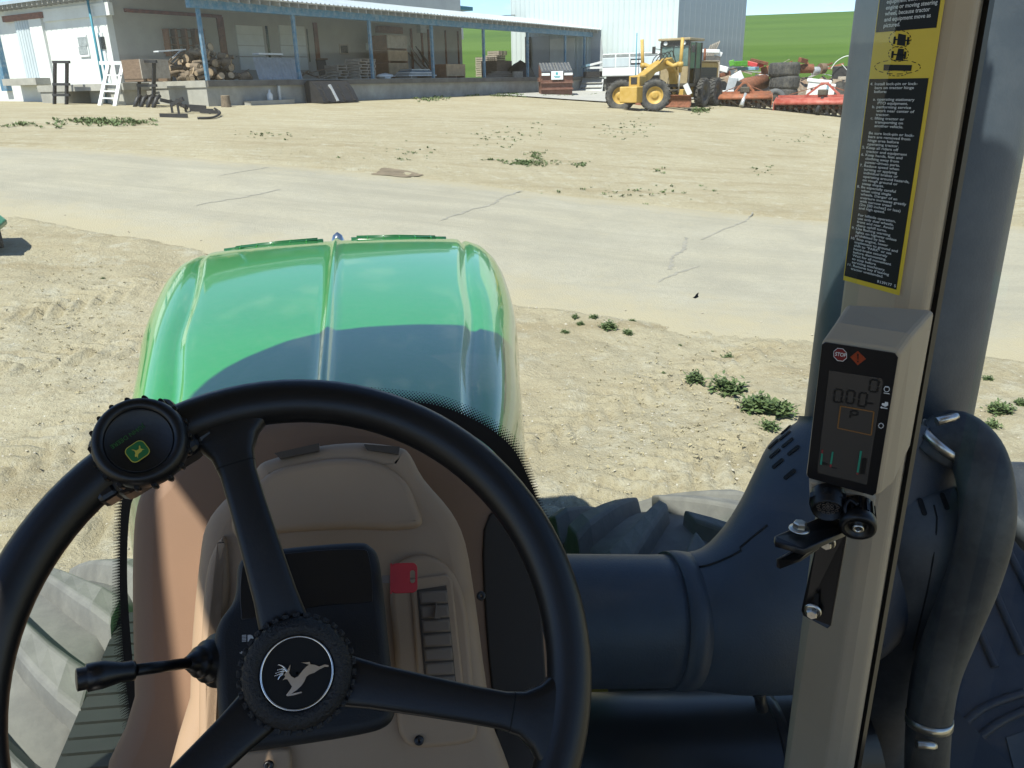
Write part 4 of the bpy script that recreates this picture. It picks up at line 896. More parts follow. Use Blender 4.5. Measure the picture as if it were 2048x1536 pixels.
scrap('black_machine', 'black machine frame with wire hoop behind the appliance', 'machine', 1690, 205, 4.0, [('body', 'iron_black', 'b', (-4, .6, 50), (54, 1.4, 22)), ('deck', 'wood_grey', 'b', (6, 0, 40), (50, 1.2, 6)), ('chassis', 'iron_black', 'b', (6, .3, 28), (54, 1.0, 10)), ('hoop', 'white_paint', 't', [(-34, -.5, 56), (-24, -.5, 70), (-6, -.5, 78), (14, -.5, 72), (26, -.5, 54)], .8), ('boom', 'galv', 'b', (16, -.4, 60), (44, .2, 6), -.7), ('spoke', 'white_paint', 'b', (0, -.45, 50), (44, .03, 1), .8), ('wheel', 'tyre_rubber', 'c', (-14, -.5, 22), (-14, -.2, 22), 14)])
scrap('sheet_metal_scrap', 'crumpled pale sheet metal behind the grader wheel', 'scrap', 1452, 205, 3.4, [('sheet', 'galv', 'b', (6, 0, 20), (18, .3, 44), .2), ('sheet', 'white_paint', 'b', (18, .3, 42), (20, .3, 16), -.5), ('sheet', 'iron_black', 'b', (24, -.3, 20), (22, .4, 26), .3), ('frame', 'galv', 'b', (2, -.6, 10), (22, .3, 18), 0.0)])
for k, (x, y, w_, h_, mt, lb) in enumerate(((1457, 138, 10, 10, 'junk_green', 'green scrap panel nearest the grader'), (1475, 139, 16, 9, 'junk_green', 'wider green scrap panel on the scrap row'), (1497, 140, 8, 8, 'junk_red', 'small red scrap piece beside the green panels'), (1509, 143, 8, 8, 'junk_red', 'small red scrap piece nearer the tyre stack'), (1490, 148, 36, 6, 'junk_blue', 'long blue grey sheet on the scrap row'), (1511, 136, 30, 6, 'rust', 'rusty beam on top of the scrap row'), (1530, 150, 18, 14, 'tiller_orange', 'orange scrap casting left of the tyre stack'), (1605, 148, 24, 16, 'rust', 'rusty drum section right of the tyre stack'), (1597, 134, 8, 8, 'rust', 'small rusty piece beside the top tyre'), (1624, 152, 10, 14, 'galv', 'galvanised can between tyre stack and black machine'), (1636, 148, 8, 18, 'wood_dark', 'dark upright tube left of the black machine'), (1440, 148, 16, 10, 'white_paint', 'white scrap slab behind the grader'), (1442, 158, 18, 7, 'rust', 'rusty slab under the white scrap'), (1517, 163, 18, 10, 'white_paint', 'white scrap box between drum and tyres'))):
    f = VFr(x, 200); M = f.M @ Matrix.Translation((0, 5.5, 0)); sc = f.k * 1.12; sv = sc / math.cos(PIT)
    # rests on a bank of scrap
    zc = (200 - y) * sv * .96
    m = MB(M); 
    if k in (7, 9, 10): m.cyl((-w_ / 2 * sc, 0, zc), (w_ / 2 * sc, .3, zc), h_ / 2 * sv, n=12); m.cyl((-w_ / 2 * sc - .02, 0, zc), (-w_ / 2 * sc, 0, zc), h_ / 2.2 * sv, n=12)
    else: m.box((0, 0, zc), (w_ * sc, .8, h_ * sv), Matrix.Rotation((k % 3 - 1) * .25, 3, 'Y') @ Matrix.Rotation(k * .7, 3, 'Z'))
    tag(m.build('scrap_piece', mt, bevel=.04), lb, 'scrap')
# the bank that the scrap lies on
m = MB(); rows = []
for i in range(30):
    x = 1430 + i * 10; r = []
    for j in range(9):
        f = j / 8; b0 = G(x, 203); v = (b0 - CAM); v.z = 0; v.normalize(); hgt = math.sin(math.pi * min(1, f * 1.2)) if f < .83 else 0
        p = b0 + v * (6.5 + 7 * f); p.z = terr(p.x, p.y) - .05 + hgt * (1.25 + .5 * noise.noise(Vector((p.x * .8, p.y * .8, 0)))) + .5 * noise.noise(Vector((p.x * 2.5, p.y * 2.5, 4))) * hgt
        r.append(p)
    rows.append(r)
mat('scrap_soil', (.24, .20, .15), .9, var=.5, scale=4, bump=.8, bscale=8, dust=.8, dustcol=(.16, .07, .04), dscale=2.5)
tag(m.grid(rows).build('scrap_bank', 'scrap_soil'), 'bank of mixed rusty scrap behind the tillers', 'scrap bank', kind='stuff')
for k in range(46):
    x, y = random.uniform(1438, 1690), random.uniform(146, 172); f = VFr(x, 200); M = f.M @ Matrix.Translation((0, 6.5 + random.random() * 2.5, 0)); zc = (200 - y) * f.kv * 1.1
    m = MB(M); l = random.uniform(.5, 1.8)
    m.bar((-l / 2, 0, zc), (l / 2, random.uniform(-.4, .4), zc + random.uniform(-.5, .6)), random.uniform(.05, .3), random.uniform(.03, .15))
    tag(m.build('scrap_bar', random.choice(('rust', 'galv', 'wood_grey', 'iron_black', 'tiller_orange', 'wood_dark', 'dock_concrete'))), 'loose bar or plate in the scrap row behind the tillers', 'scrap', 'loose scrap in the row')
t = scrap('pallet_boards', 'weathered boards leaning behind the grader cab', 'boards', 1412, 205, 9, [('board', 'wood_grey', 'b', (-6 + 4 * i, i * .05, 78 + i * 1.5), (2.6, .1, 34), .4) for i in range(5)])
scrap('white_sheet_scrap', 'torn white sheet lying behind the grader engine', 'sheet', 1420, 205, 7, [('sheet', 'white_paint', 'b', (-6, 0, 84), (34, .6, 6), .05), ('sheet', 'white_paint', 'b', (8, .2, 80), (16, .5, 8), .4), ('stack', 'wood_grey', 'b', (-2, .4, 38), (30, .8, 76))])
# --- green machine whose edge shows at the left
f = VFr(-68, 505, 0); M = f.M; k, kv = f.k, f.kv
t = thing('green_machine', 'green machine deck with dark tyre peeking in at the photo edge', 'machine', f.P, f.rz)
m = MB(M); m.prism([(-90 * k, -.5, 44 * kv), (60 * k, -.5, 40 * kv), (82 * k, 0, 44 * kv), (72 * k, .5, 50 * kv), (-90 * k, .5, 54 * kv)], (0, 0, .07)); m.build('deck', 'deck_green', t, bevel=.02)
wr = thing('wheel', '', None); del wr['label']; wr.parent = t; WM[wr.name] = WM[t.name]
wheel(wr, (55 * k, .1, 22 * kv), (1, 0, 0), 22 * kv, 24 * k, 10 * kv, rm='deck_green', M=M, lugs=16)
m = MB(M); m.b2((-80 * k, -.2, 15 * kv), (20 * k, .3, 40 * kv)); m.build('frame', 'iron_black', t)
# ---------------------------------------------------------------- weeds
def weed_mesh(seed, n=70, r=.16, h=.14, dry=False):
    rnd = random.Random(seed); m = MB()
    for i in range(n):
        a = rnd.random() * 6.28; e = rnd.uniform(.15, 1.35); L_ = r * rnd.uniform(.5, 1.1); b = Vector((rnd.uniform(-.3, .3) * r, rnd.uniform(-.3, .3) * r, 0))
        d = Vector((math.cos(a) * math.cos(e), math.sin(a) * math.cos(e), math.sin(e) * h / r)); side_ = Vector((-math.sin(a), math.cos(a), rnd.uniform(-.5, .5))).normalized() * L_ * .13
        p0 = b + d * L_ * .2; p1 = b + d * L_ * .65 ; p2 = b + d * L_ * 1.0 + Vector((0, 0, -.15 * L_))
        m.add([p0, p1 + side_, p2, p1 - side_], [(0, 1, 2, 3)])
        for j in range(3):
            c = b + d * L_ * rnd.uniform(.3, 1); q = Vector((rnd.uniform(-1, 1), rnd.uniform(-1, 1), rnd.uniform(-.3, .9))).normalized(); s2 = q.cross(Vector((0, 0, 1))).normalized() * L_ * .09 if abs(q.z) < .95 else Vector((.02, 0, 0))
            m.add([c, c + q * L_ * .16 + s2, c + q * L_ * .34, c + q * L_ * .16 - s2], [(0, 1, 2, 3)])
    return m
WP = [weed_mesh(i, 110, .17, .17) for i in range(4)]
WPB = []
for i, m in enumerate(WP):
    root = thing('weed', '', 'weed'); o = m.build('leaves', 'leaf', root, fix=False); WPB.append(root)
    s = MB(); s.tube([(0, 0, -.02), (.01, 0, .06), (0, .01, .12)], [.012, .009, .004], 6); s.build('stem', 'leaf', root)
ws = [(1455, 765, 34, 'dense green weed, largest of those right of the hood'), (1390, 752, 22, 'green weed just left of the largest weed'), (1510, 805, 34, 'green weed left of the air intake stack'), (1555, 815, 34, 'green weed close to the air intake stack'), (1538, 850, 20, 'lowest green weed by the air intake elbow'), (1458, 700, 16, 'small weed alone above the largest weed'), (1215, 650, 17, 'roundest weed in the cluster near the road edge'), (1187, 638, 9, 'tiny weed at the top of the roadside cluster'), (1130, 661, 8, 'tiny weed at the lower left of the roadside cluster'), (1150, 636, 9, 'small weed at the upper left of the roadside cluster'), (1160, 648, 8, 'small flat weed left of the roundest weed'), (1255, 662, 11, 'sprawling weed right of the roundest weed'), (1265, 640, 7, 'tiny weed at the right of the roadside cluster'), (1327, 745, 5, 'tiny sprig left of the green weeds'), (1425, 695, 4, 'tiny sprig left of the small lone weed'), (2002, 808, 26, 'green weed right of the exhaust stack'), (1985, 838, 16, 'lower weed right of the exhaust stack'), (2042, 800, 14, 'weed at the photo edge right of the exhaust stack'), (1975, 757, 10, 'upper small weed right of the exhaust stack'), (1360, 690, 4, 'tiny sprig right of the roadside cluster'), (205, 553, 5, 'single tiny weed on the dirt left of the hood')]
for i, (x, y, r, lb) in enumerate(ws):
    p = G(x, y + r * .45); p.z = gz(p.x, p.y) - .008; k = (p - CAM).dot(CF) / FPX; root = WPB[i] if i < 4 else copy_tree(WPB[i % 4])
    tag(root, lb, 'weed', 'weeds on the dirt'); place(root, p, random.random() * 6.3); sc = r * 1.15 * k / .17; root.scale = (sc, sc, sc * .85)
# far patches of weeds, too many and small to tell apart
def patch(name, pts, label, mt='leaf', sz=.14):
    m = MB()
    for (x0, y0, x1, y1, n) in pts:
        for i in range(n):
            x = random.gauss((x0 + x1) / 2, (x1 - x0) / 4); y = random.gauss((y0 + y1) / 2, (y1 - y0) / 4); p = G(x, y); p.z = gz(p.x, p.y) if p.y < 30 else p.z; s_ = sz * random.uniform(.4, 1.3)
            for j in range(7):
                a = random.random() * 6.28; d = Vector((math.cos(a), math.sin(a), random.uniform(.3, 1.4))).normalized() * s_; e = Vector((-math.sin(a), math.cos(a), 0)) * s_ * .22; b = p + Vector((random.uniform(-1, 1), random.uniform(-1, 1), 0)) * s_ * .6
                m.add([b, b + d * .6 + e, b + d, b + d * .6 - e], [(0, 1, 2, 3)])
    tag(m.build(name, mt, fix=False), label, 'weeds', kind='stuff')
patch('grass_patch', [(120, 238, 300, 253, 150), (30, 248, 70, 254, 8), (0, 250, 140, 258, 10)], 'strip of green grass growing before the dock', sz=.13)
patch('weed_patch', [(1010, 320, 1105, 331, 150), (1055, 304, 1090, 324, 60), (1140, 325, 1180, 334, 30), (930, 250, 1110, 300, 60), (1180, 235, 1330, 280, 60), (1540, 255, 1700, 290, 25), (960, 320, 1000, 322, 12), (1300, 335, 1330, 348, 10), (1500, 330, 1545, 350, 14), (720, 290, 900, 330, 25), (420, 260, 620, 280, 24), (1110, 370, 1480, 405, 40)], 'scattered low weeds across the dirt yard', sz=.065)
patch('roadside_grass', [(915, 188, 960, 193, 90), (980, 186, 1045, 194, 200), (1050, 190, 1180, 195, 60), (1405, 203, 1440, 212, 160), (1380, 216, 1420, 226, 80), (820, 193, 900, 203, 60)], 'thin grass tufts along the concrete apron and grader', sz=.14)
patch('dry_stubble', [(0, 180, 2000, 420, 900), (0, 480, 300, 800, 350), (1060, 620, 1700, 1000, 700)], 'dry straw stubble strewn over the dirt', 'leaf_dry', .022)
# pebbles and clods
m = MB(); OCT = [(1, 0, 0), (-1, 0, 0), (0, 1, 0), (0, -1, 0), (0, 0, .7), (0, 0, -.7)]; OF = [(0, 2, 4), (2, 1, 4), (1, 3, 4), (3, 0, 4), (2, 0, 5), (1, 2, 5), (3, 1, 5), (0, 3, 5)]
for i in range(5200):
    x = random.uniform(-40, 2100); y = 250 + 900 * random.random() ** 1.1
    p = G(x, y) if i % 5 == 0 else HZ(x, y, .15)
    if i % 5:
        if p.y > 14 or p.y < 0: continue
        p.z = gz(p.x, p.y)
    s_ = .004 + .012 * random.random() ** 2.2 * (1 + (random.random() > .97) * 1.0)
    Rm = Matrix.Rotation(random.random() * 6.3, 3, 'Z'); m.add([p + Rm @ Vector((v[0] * s_ * random.uniform(.7, 1.4), v[1] * s_ * random.uniform(.6, 1.1), v[2] * s_ + s_ * .2)) for v in OCT], OF)
tag(m.build('pebbles', 'pebble', fix=False), 'small pale stones and clods strewn over the dirt', 'pebbles', kind='stuff')
# ================================================================ TRACTOR (heading +Y, centre X = 0)
mat('hood_green', (.022, .255, .030), .30, var=.05, scale=2, coat=.8, spec=.5, dust=.09, dustcol=(.3, .36, .22), dscale=45)
mat('hood_dark', (.012, .09, .02), .3, var=.1, coat=.6)
mat('black_rim', (.0045, .0048, .0056), .38, var=.08, scale=20, spec=.42, bump=.03, bscale=400)
mat('black_pod', (.006, .007, .009), .58, var=.08, scale=30, bump=.10, bscale=700)
mat('black_grain', (.005, .0055, .0065), .6, var=.1, scale=40, bump=.35, bscale=420)
mat('tan_plastic', (.30, .208, .130), .62, var=.05, scale=5, bump=.07, bscale=900)
mat('tan_trim', (.18, .105, .060), .66, var=.05, scale=5, bump=.06, bscale=900)
mat('shade_brown', (.022, .017, .013), .75, var=.1)
mat('vent_dark', (.055, .042, .031), .8, var=.1)
mat('vent_brown', (.15, .115, .085), .6, var=.08)
mat('pillar_grey', (.40, .315, .21), .62, var=.05, scale=4, bump=.10, bscale=1500, spec=.25)
mat('satin_black', (.005, .005, .006), .35, var=.2, scale=12)
mat('chrome', (.72, .72, .70), .18, metal=1.0, var=.06); mat('zinc', (.55, .53, .47), .3, metal=1.0, var=.15, scale=30)
mat('key_red', (.42, .010, .012), .4, var=.1, scale=20)
mat('stack_black', (.026, .038, .056), .5, var=.25, scale=4, dust=.16, dustcol=(.10, .105, .10), dscale=9, bump=.08, bscale=260)
mat('stack_light', (.026, .032, .040), .55, var=.2, scale=5, dust=.5, dustcol=(.11, .12, .11), dscale=5)
mat('hose_rubber', (.012, .014, .016), .6, var=.3, scale=5, dust=.7, dustcol=(.10, .105, .095), dscale=6)
mat('stack_paint', (.046, .064, .080), .5, var=.15, scale=6, dust=.25, dustcol=(.11, .12, .12), dscale=12, bump=.05, bscale=200)
mat('slot_black', (.003, .003, .003), .9, var=0); mat('frit', (.006, .006, .007), .5, var=0)
mat('decal_black', (.008, .009, .009), .55, var=.1, spec=.2); mat('decal_yellow', (.62, .43, .01), .4, var=.04); mat('decal_white', (.62, .62, .60), .5, var=.03)
mat('lcd', (.060, .052, .044), .25, var=.05); mat('lcd_seg', (.004, .004, .004), .4, var=0); mat('lcd_frame', (.22, .10, .025), .4, var=0)
mat('lcd_green', (.02, .22, .14), .4, var=0); mat('lcd_red', (.25, .03, .03), .4, var=0); mat('stop_red', (.16, .012, .012), .4, var=0); mat('warn_orange', (.25, .035, .008), .4, var=0)
mat('logo_green', (.01, .11, .03), .35, var=0); mat('logo_yellow', (.42, .36, .05), .4, var=0); mat('text_green', (.012, .075, .012), .4, var=0)
mat('big_tyre', (.135, .137, .130), .85, var=.12, scale=6, bump=.04, bscale=120, dust=.35, dustcol=(.24, .24, .215), dscale=12)
mat('grille_dark', (.014, .018, .014), .6, var=.2); mat('tank_black', (.011, .016, .025), .55, var=.25, scale=3, dust=.3, dustcol=(.09, .09, .085), dscale=7, bump=.06, bscale=200)
mat('headliner', (.25, .23, .20), .9, var=.05)
def glass_mat():
    m = bpy.data.materials.new('cab_pane'); m.use_nodes = True; MATS['cab_pane'] = m; t = m.node_tree; t.nodes.clear(); l = t.links.new
    o = t.nodes.new('ShaderNodeOutputMaterial'); tr = t.nodes.new('ShaderNodeBsdfTransparent'); tr.inputs['Color'].default_value = (.93, .975, .965, 1)
    gl = t.nodes.new('ShaderNodeBsdfGlossy'); gl.inputs['Roughness'].default_value = .02
    lw_ = t.nodes.new('ShaderNodeLayerWeight'); pw_ = t.nodes.new('ShaderNodeMath'); pw_.operation = 'POWER'; pw_.inputs[1].default_value = 5; l(lw_.outputs['Facing'], pw_.inputs[0]); fr = t.nodes.new('ShaderNodeMath'); fr.operation = 'MULTIPLY_ADD'; fr.inputs[1].default_value = .9; fr.inputs[2].default_value = .035; l(pw_.outputs[0], fr.inputs[0])
    mx = t.nodes.new('ShaderNodeMixShader'); l(fr.outputs[0], mx.inputs[0]); l(tr.outputs[0], mx.inputs[1]); l(gl.outputs[0], mx.inputs[2])
    df = t.nodes.new('ShaderNodeBsdfDiffuse'); df.inputs['Color'].default_value = (.55, .53, .48, 1)
    c = t.nodes.new('ShaderNodeTexCoord'); n = t.nodes.new('ShaderNodeTexNoise'); n.inputs['Scale'].default_value = 7; n.inputs['Detail'].default_value = 10; n.inputs['Roughness'].default_value = .75
    l(c.outputs['Object'], n.inputs['Vector']); r = t.nodes.new('ShaderNodeValToRGB'); r.color_ramp.elements[0].position = .3; r.color_ramp.elements[1].position = .9; r.color_ramp.elements[0].color = (.006, .006, .006, 1); r.color_ramp.elements[1].color = (.05, .05, .05, 1)
    l(n.outputs['Fac'], r.inputs['Fac']); m2 = t.nodes.new('ShaderNodeMixShader'); l(r.outputs['Color'], m2.inputs[0]); l(mx.outputs[0], m2.inputs[1]); l(df.outputs[0], m2.inputs[2]); l(m2.outputs[0], o.inputs['Surface'])
glass_mat()
TG = terr(0, 1.5)
tr = thing('tractor', 'green articulated tractor seen from its driving seat', 'tractor', (0, 1.0, TG))
def sub(name, parent):
    o = bpy.data.objects.new(name, None); COL.objects.link(o); o.parent = parent; o.empty_display_size = .05; WM[o.name] = WM[parent.name]; return o
def pillow(pts, nrm, depth, er, steps=4, m=None, bulge=0):
    """rounded slab: outline pts (world, front plane), nrm to the viewer, extruded back by depth, edge radius er"""
    m = m or MB(); n = len(pts); nrm = Vector(nrm).normalized(); pts = [Vector(p) for p in pts]
    c = sum(pts, Vector()) / n
    ar = sum(((pts[i] - c).cross(pts[(i + 1) % n] - c)).dot(nrm) for i in range(n))
    if ar < 0: pts = pts[::-1]
    ins = []
    for i in range(n):
        e1 = (pts[i] - pts[i - 1]).normalized(); e2 = (pts[(i + 1) % n] - pts[i]).normalized(); d = (e1 + e2).normalized(); v = nrm.cross(d); ins.append(v)
    rings = [[p - nrm * depth for p in pts]]
    for k in range(steps + 1):
        a = k / steps * math.pi / 2; rings.append([p + v * er * (1 - math.cos(a)) - nrm * er * (1 - math.sin(a)) for p, v in zip(pts, ins)])
    m.grid(rings, True, True); m.add(rings[-1], [tuple(range(n))])
    return m
def rrect(c, ux, uy, w, h, r, k=5):
    c, ux, uy = Vector(c), Vector(ux).normalized(), Vector(uy).normalized(); o = []
    for (sx, sy, a0) in ((1, 1, 0), (-1, 1, 90), (-1, -1, 180), (1, -1, 270)):
        for j in range(k + 1):
            a = R_(a0 + 90 * j / k); o.append(c + ux * (sx * (w / 2 - r) + r * math.cos(a)) + uy * (sy * (h / 2 - r) + r * math.sin(a)))
    return o
def text_mb(body, M, width=None, height=None, align='LEFT', mb=None, space=1.0):
    cu = bpy.data.curves.new('txt', 'FONT'); cu.body = body; cu.size = 1; cu.align_x = align; cu.space_line = space; cu.resolution_u = 3; cu.offset = .012; cu.fill_mode = 'FRONT'
    ob = bpy.data.objects.new('txt', cu); COL.objects.link(ob); dg = bpy.context.evaluated_depsgraph_get(); e = ob.evaluated_get(dg); me = e.to_mesh()
    vs = [v.co.copy() for v in me.vertices]; fs = [tuple(p.vertices) for p in me.polygons]; e.to_mesh_clear(); bpy.data.objects.remove(ob); bpy.data.curves.remove(cu)
    x0, x1 = min(v.x for v in vs), max(v.x for v in vs); y0, y1 = min(v.y for v in vs), max(v.y for v in vs)
    sx = width / (x1 - x0) if width else 1; sy = height / (y1 - y0) if height else sx
    if not width: sx = sy
    mb = mb or MB()
    mb.add([M @ Vector(((v.x - x0) * sx, (v.y - y0) * sy, 0)) for v in vs], fs); return mb
# ---------------------------------------------------------------- wheels
RT, WT = .87, .60
for sx, wx in ((-1, -.86), (1, .93)):
    wr = sub('front_wheel', tr); c = Vector((wx, 1.72, TG + RT))
    m = MB(); m.lathe([(.42, -.26), (.60, -.31), (.76, -.30), (.80, -.27), (.815, -.1), (.82, 0), (.815, .1), (.80, .27), (.76, .30), (.60, .31), (.42, .26)], c, (1, 0, 0), 64); ty_ = m.build('tyre', 'big_tyre', wr)
    m = MB(); m.lathe([(.42, .26), (.40, .2), (.30, .05), (.001, .05)], c, (1, 0, 0), 32); m.lathe([(.42, -.26), (.40, -.2), (.30, -.05), (.001, -.05)], c, (1, 0, 0), 32); m.build('rim', 'logo_yellow', wr)
    protos_l = {}
    nl = 20
    for sd in (-1, 1):
        for k in range(nl):
            ang = 2 * math.pi * (k + (.5 if sd > 0 else 0)) / nl
            if sd not in protos_l:
                m = MB(); rows = []
                for i in range(7):
                    f = i / 6; x = sd * (.012 + .30 * f); a = -.10 + .40 * (1 - f) ** 1.25 ; rb = .80 - .05 * max(0, f - .8) * 3; rt = RT - .012 * f * f - .03 * max(0, f - .85) * 4; wd = .040 + .018 * f
                    r = []
                    for (rr, w_) in ((rb - .02, wd * 1.5), (rt - .012, wd), (rt, wd * .75), (rt, -wd * .75), (rt - .012, -wd), (rb - .02, -wd * 1.5)):
                        aa = a + w_ / rr; r.append((x, rr * math.sin(aa), rr * math.cos(aa)))
                    rows.append(r)
                m.grid(rows, False, True); m.add(rows[-1], [tuple(range(6))]); m.add(rows[0], [tuple(range(6))[::-1]])
                o = MB(); o.v = m.v; o.f = m.f; o.sm = m.sm; ob = o.build('lug', 'big_tyre', None, bevel=.006); ob.parent = wr; protos_l[sd] = ob
            else:
                ob = protos_l[sd].copy(); COL.objects.link(ob); ob.parent = wr
            ob.location = c - Vector(tr.location); ob.rotation_euler = (ang, 0, 0)
# ---------------------------------------------------------------- hood
ST = [  # Y, z top, half width at shoulder crease, half width outer, z of outer edge, centre x
    (1.08, 2.385, .17, .24, 2.30), (1.22, 2.385, .22, .295, 2.29), (1.45, 2.385, .272, .375, 2.28), (1.75, 2.385, .312, .450, 2.27), (2.2, 2.382, .385, .530, 2.26), (2.6, 2.378, .425, .605, 2.255), (3.05, 2.368, .480, .665, 2.245), (3.4, 2.352, .530, .70, 2.225), (3.65, 2.330, .555, .705, 2.20), (3.85, 2.300, .560, .695, 2.165), (3.97, 2.25, .55, .675, 2.11), (4.02, 2.15, .53, .65, 2.03), (4.01, 1.9, .51, .63, 1.85)]
def hood_row(Y, z, hc, ho, ze):
    r = []
    half = []
    crown = .022
    for u in (0, .012, .03, .06, .12): half.append((u * .7, z + crown + .017 * max(0, 1 - u / .032)))
    for f in (.3, .5, .7, .85, .95): half.append((.12 + (hc - .12) * f, z + crown * (1 - (.12 / hc + (1 - .12 / hc) * f) ** 2.2)))
    half += [(hc - .004, z - .001), (hc + .010, z - .019), (hc + .024, z - .020), (hc + .038, z - .012)]        # shoulder groove
    w_ = ho - hc - .038
    for f in (.3, .55, .75, .9, 1.0): a = f * math.pi / 2; half.append((hc + .038 + w_ * math.sin(a), ze - .03 + (z - .012 - ze + .03) * math.cos(a)))
    half += [(ho + .006, ze - .10), (ho + .004, ze - .30), (ho - .03, ze - .60)]
    return [(-x, Y, zz) for x, zz in half[::-1]] + [(x, Y, zz) for x, zz in half[1:]]
def interp(y):
    for a, b in zip(ST, ST[1:]):
        if a[0] <= y <= b[0]: t = (y - a[0]) / (b[0] - a[0]); return [a[i] + (b[i] - a[i]) * t for i in range(5)]
ctrl = [Vector((s[0], s[1], s[2])) for s in ST]; ctrl2 = [Vector((s[3], s[4], 0)) for s in ST]
c1, c2 = smooth_poly(ctrl, 4, False), smooth_poly(ctrl2, 4, False)
hood = MB().grid([hood_row(p.x, p.y, p.z, q.x, q.y) for p, q in zip(c1, c2)]).build('hood', 'hood_green', tr)
# grille vents at the nose and emblem
NVY, NVZ = 3.84, 2.325
for s in (-1, 1):
    pts = [Vector((s * .07, 3.8, 2.35)), Vector((s * .27, 3.8, 2.34)), Vector((s * .50, 3.78, 2.33))]
    m = MB(); rows = []
    for i in range(13):
        f = i / 12; x = s * (.065 + .445 * f); z = NVZ - .022 * f ** 2; dy = .05 * math.sin(math.pi * min(1, .12 + f * .88)) + .012
        rows.append([(x, NVY - dy, z + .004), (x, NVY - dy * .4, z + .012), (x, NVY + dy * .6, z + .004), (x, NVY + dy * 1.1, z - .02)])
    gv = m.grid(rows).build('nose_vent', 'hood_dark', hood, solid=.006, fix=False)
    for k in range(1, 6):
        f = k / 6; x = s * (.065 + .445 * f); z = NVZ - .022 * f ** 2; m = MB(); m.bar((x, NVY - .045, z + .012), (x, NVY + .03, z + .010), .004, .008); m.build('vent_rib', 'hood_green', hood)
    for k in range(3):
        y = NVY - .03 + .022 * k; m = MB(); m.tube([(s * .09, y, NVZ + .014), (s * .27, y, NVZ + .009), (s * .46, y - .004, NVZ - .004)], .003, 6); m.build('vent_slat', 'hood_dark', hood)
m = MB(); m.lathe([(.001, .05), (.022, .035), (.035, .0), (.03, -.02), (.001, -.02)], (0, 3.93, 2.300), (0, .25, 1), 16); m.build('nose_badge', 'chrome', hood)
# engine body under the hood, frame, and platform at the left
MB().b2((-.30, 1.15, 1.0), (.30, 3.5, 1.95)).build('engine_block', 'satin_black', tr, bevel=.05)
MB().b2((-.45, -1.2, .75), (.45, 3.9, 1.0)).build('frame', 'hood_dark', tr, bevel=.03)
pf_ = MB().b2((-.553, .70, 1.74), (-.335, 1.80, 1.80)).build('step_platform', 'grille_dark', tr)
for k in range(26): MB().box((-.444, .73 + k * .041, 1.803), (.205, .033, .014), Matrix.Rotation(-.10, 3, 'Z')).build('tread_slat', 'grille_dark', pf_)
MB().b2((-.33, 1.0, 1.2), (-.31, 2.0, 1.9)).build('side_screen', 'grille_dark', tr)
# ---------------------------------------------------------------- steering wheel
TH, PH = R_(53), .10
SWN = Vector((math.sin(PH) * math.sin(TH), -math.cos(PH) * math.sin(TH), math.cos(TH)))
HUB = V(595, 1345, .6)
sU = Vector((math.cos(PH), math.sin(PH), 0)); sU = (sU - SWN * sU.dot(SWN)).normalized(); sV = SWN.cross(sU)
def SW(u, v, h=0): return HUB + sU * u + sV * v + SWN * h
def swpx(x, y):
    P = PL(x, y, HUB, SWN) - HUB; return P.dot(sU), P.dot(sV)
sw = sub('steering_wheel', tr)
RR, rr_ = .2125, .0178
rows = []
for i in range(96):
    a = 2 * math.pi * i / 96; r = []
    for j in range(16):
        b = 2 * math.pi * j / 16; rx = rr_ * (1.0 if math.cos(b) > 0 else 1.05); r.append(SW((RR + rx * math.cos(b)) * math.cos(a), (RR + rx * math.cos(b)) * math.sin(a), rr_ * .92 * math.sin(b)))
    rows.append(r)
rows.append(rows[0]); MB().grid(rows, True, True).build('rim', 'black_rim', sw)
def spoke(x, y, nm='spoke'):
    u, v = swpx(x, y); d = Vector((u, v)).normalized(); e = Vector((-d.y, d.x)); m = MB(); rows = []
    for (q, w_, t_, h) in ((.030, .0195, .008, -.012), (.06, .0165, .008, -.008), (.10, .0150, .0078, -.004), (.135, .0140, .0078, -.001), (.16, .0140, .008, 0), (.175, .0165, .009, 0), (.187, .024, .010, 0), (.198, .038, .011, 0), (.206, .052, .010, 0)):
        r = []
        for k in range(20):
            a = 2 * math.pi * k / 20; ca, sa = math.cos(a), math.sin(a); sx = math.copysign(abs(ca) ** .45, ca) * w_; sz = math.copysign(abs(sa) ** .6, sa) * t_
            r.append(SW(d.x * q + e.x * sx, d.y * q + e.y * sx, h + sz))
        rows.append(r)
    m.grid(rows, True, True).build(nm, 'black_rim', sw)
    m = MB(); q = .166
    r0 = []
    for qq in (q, q + .0012):
        r = []
        for k in range(20):
            a = 2 * math.pi * k / 20; ca, sa = math.cos(a), math.sin(a); sx = math.copysign(abs(ca) ** .45, ca) * .0151; sz = math.copysign(abs(sa) ** .6, sa) * .0086; r.append(SW(d.x * qq + e.x * sx, d.y * qq + e.y * sx, sz))
        r0.append(r)
    m.grid(r0, True, True).build('spoke_seam', 'slot_black', sw)
spoke(452, 862); spoke(1090, 1436); spoke(330, 1604)
m = MB(); m.lathe([(.001, -.05), (.034, -.05), (.040, -.03), (.0405, .002), (.0385, .008), (.034, .0115), (.028, .0115), (.0272, .009), (.001, .009)], HUB, SWN, 64); hb = m.build('hub', 'black_grain', sw)
for k in range(34):
    a = 2 * math.pi * k / 34; p = SW(math.cos(a) * .0415, math.sin(a) * .0415, -.004); e = sU * math.cos(a) + sV * math.sin(a); m = MB(); m.bar(p - SWN * .008, p + SWN * .008, .0050, .0036, up=e); m.build('knurl', 'black_grain', sw, bevel=.0006)
m = MB(); m.lathe([(.0248, .0095), (.0252, .0108), (.0262, .0108), (.0266, .0095)], HUB, SWN, 64); m.build('emblem_ring', 'chrome', sw)
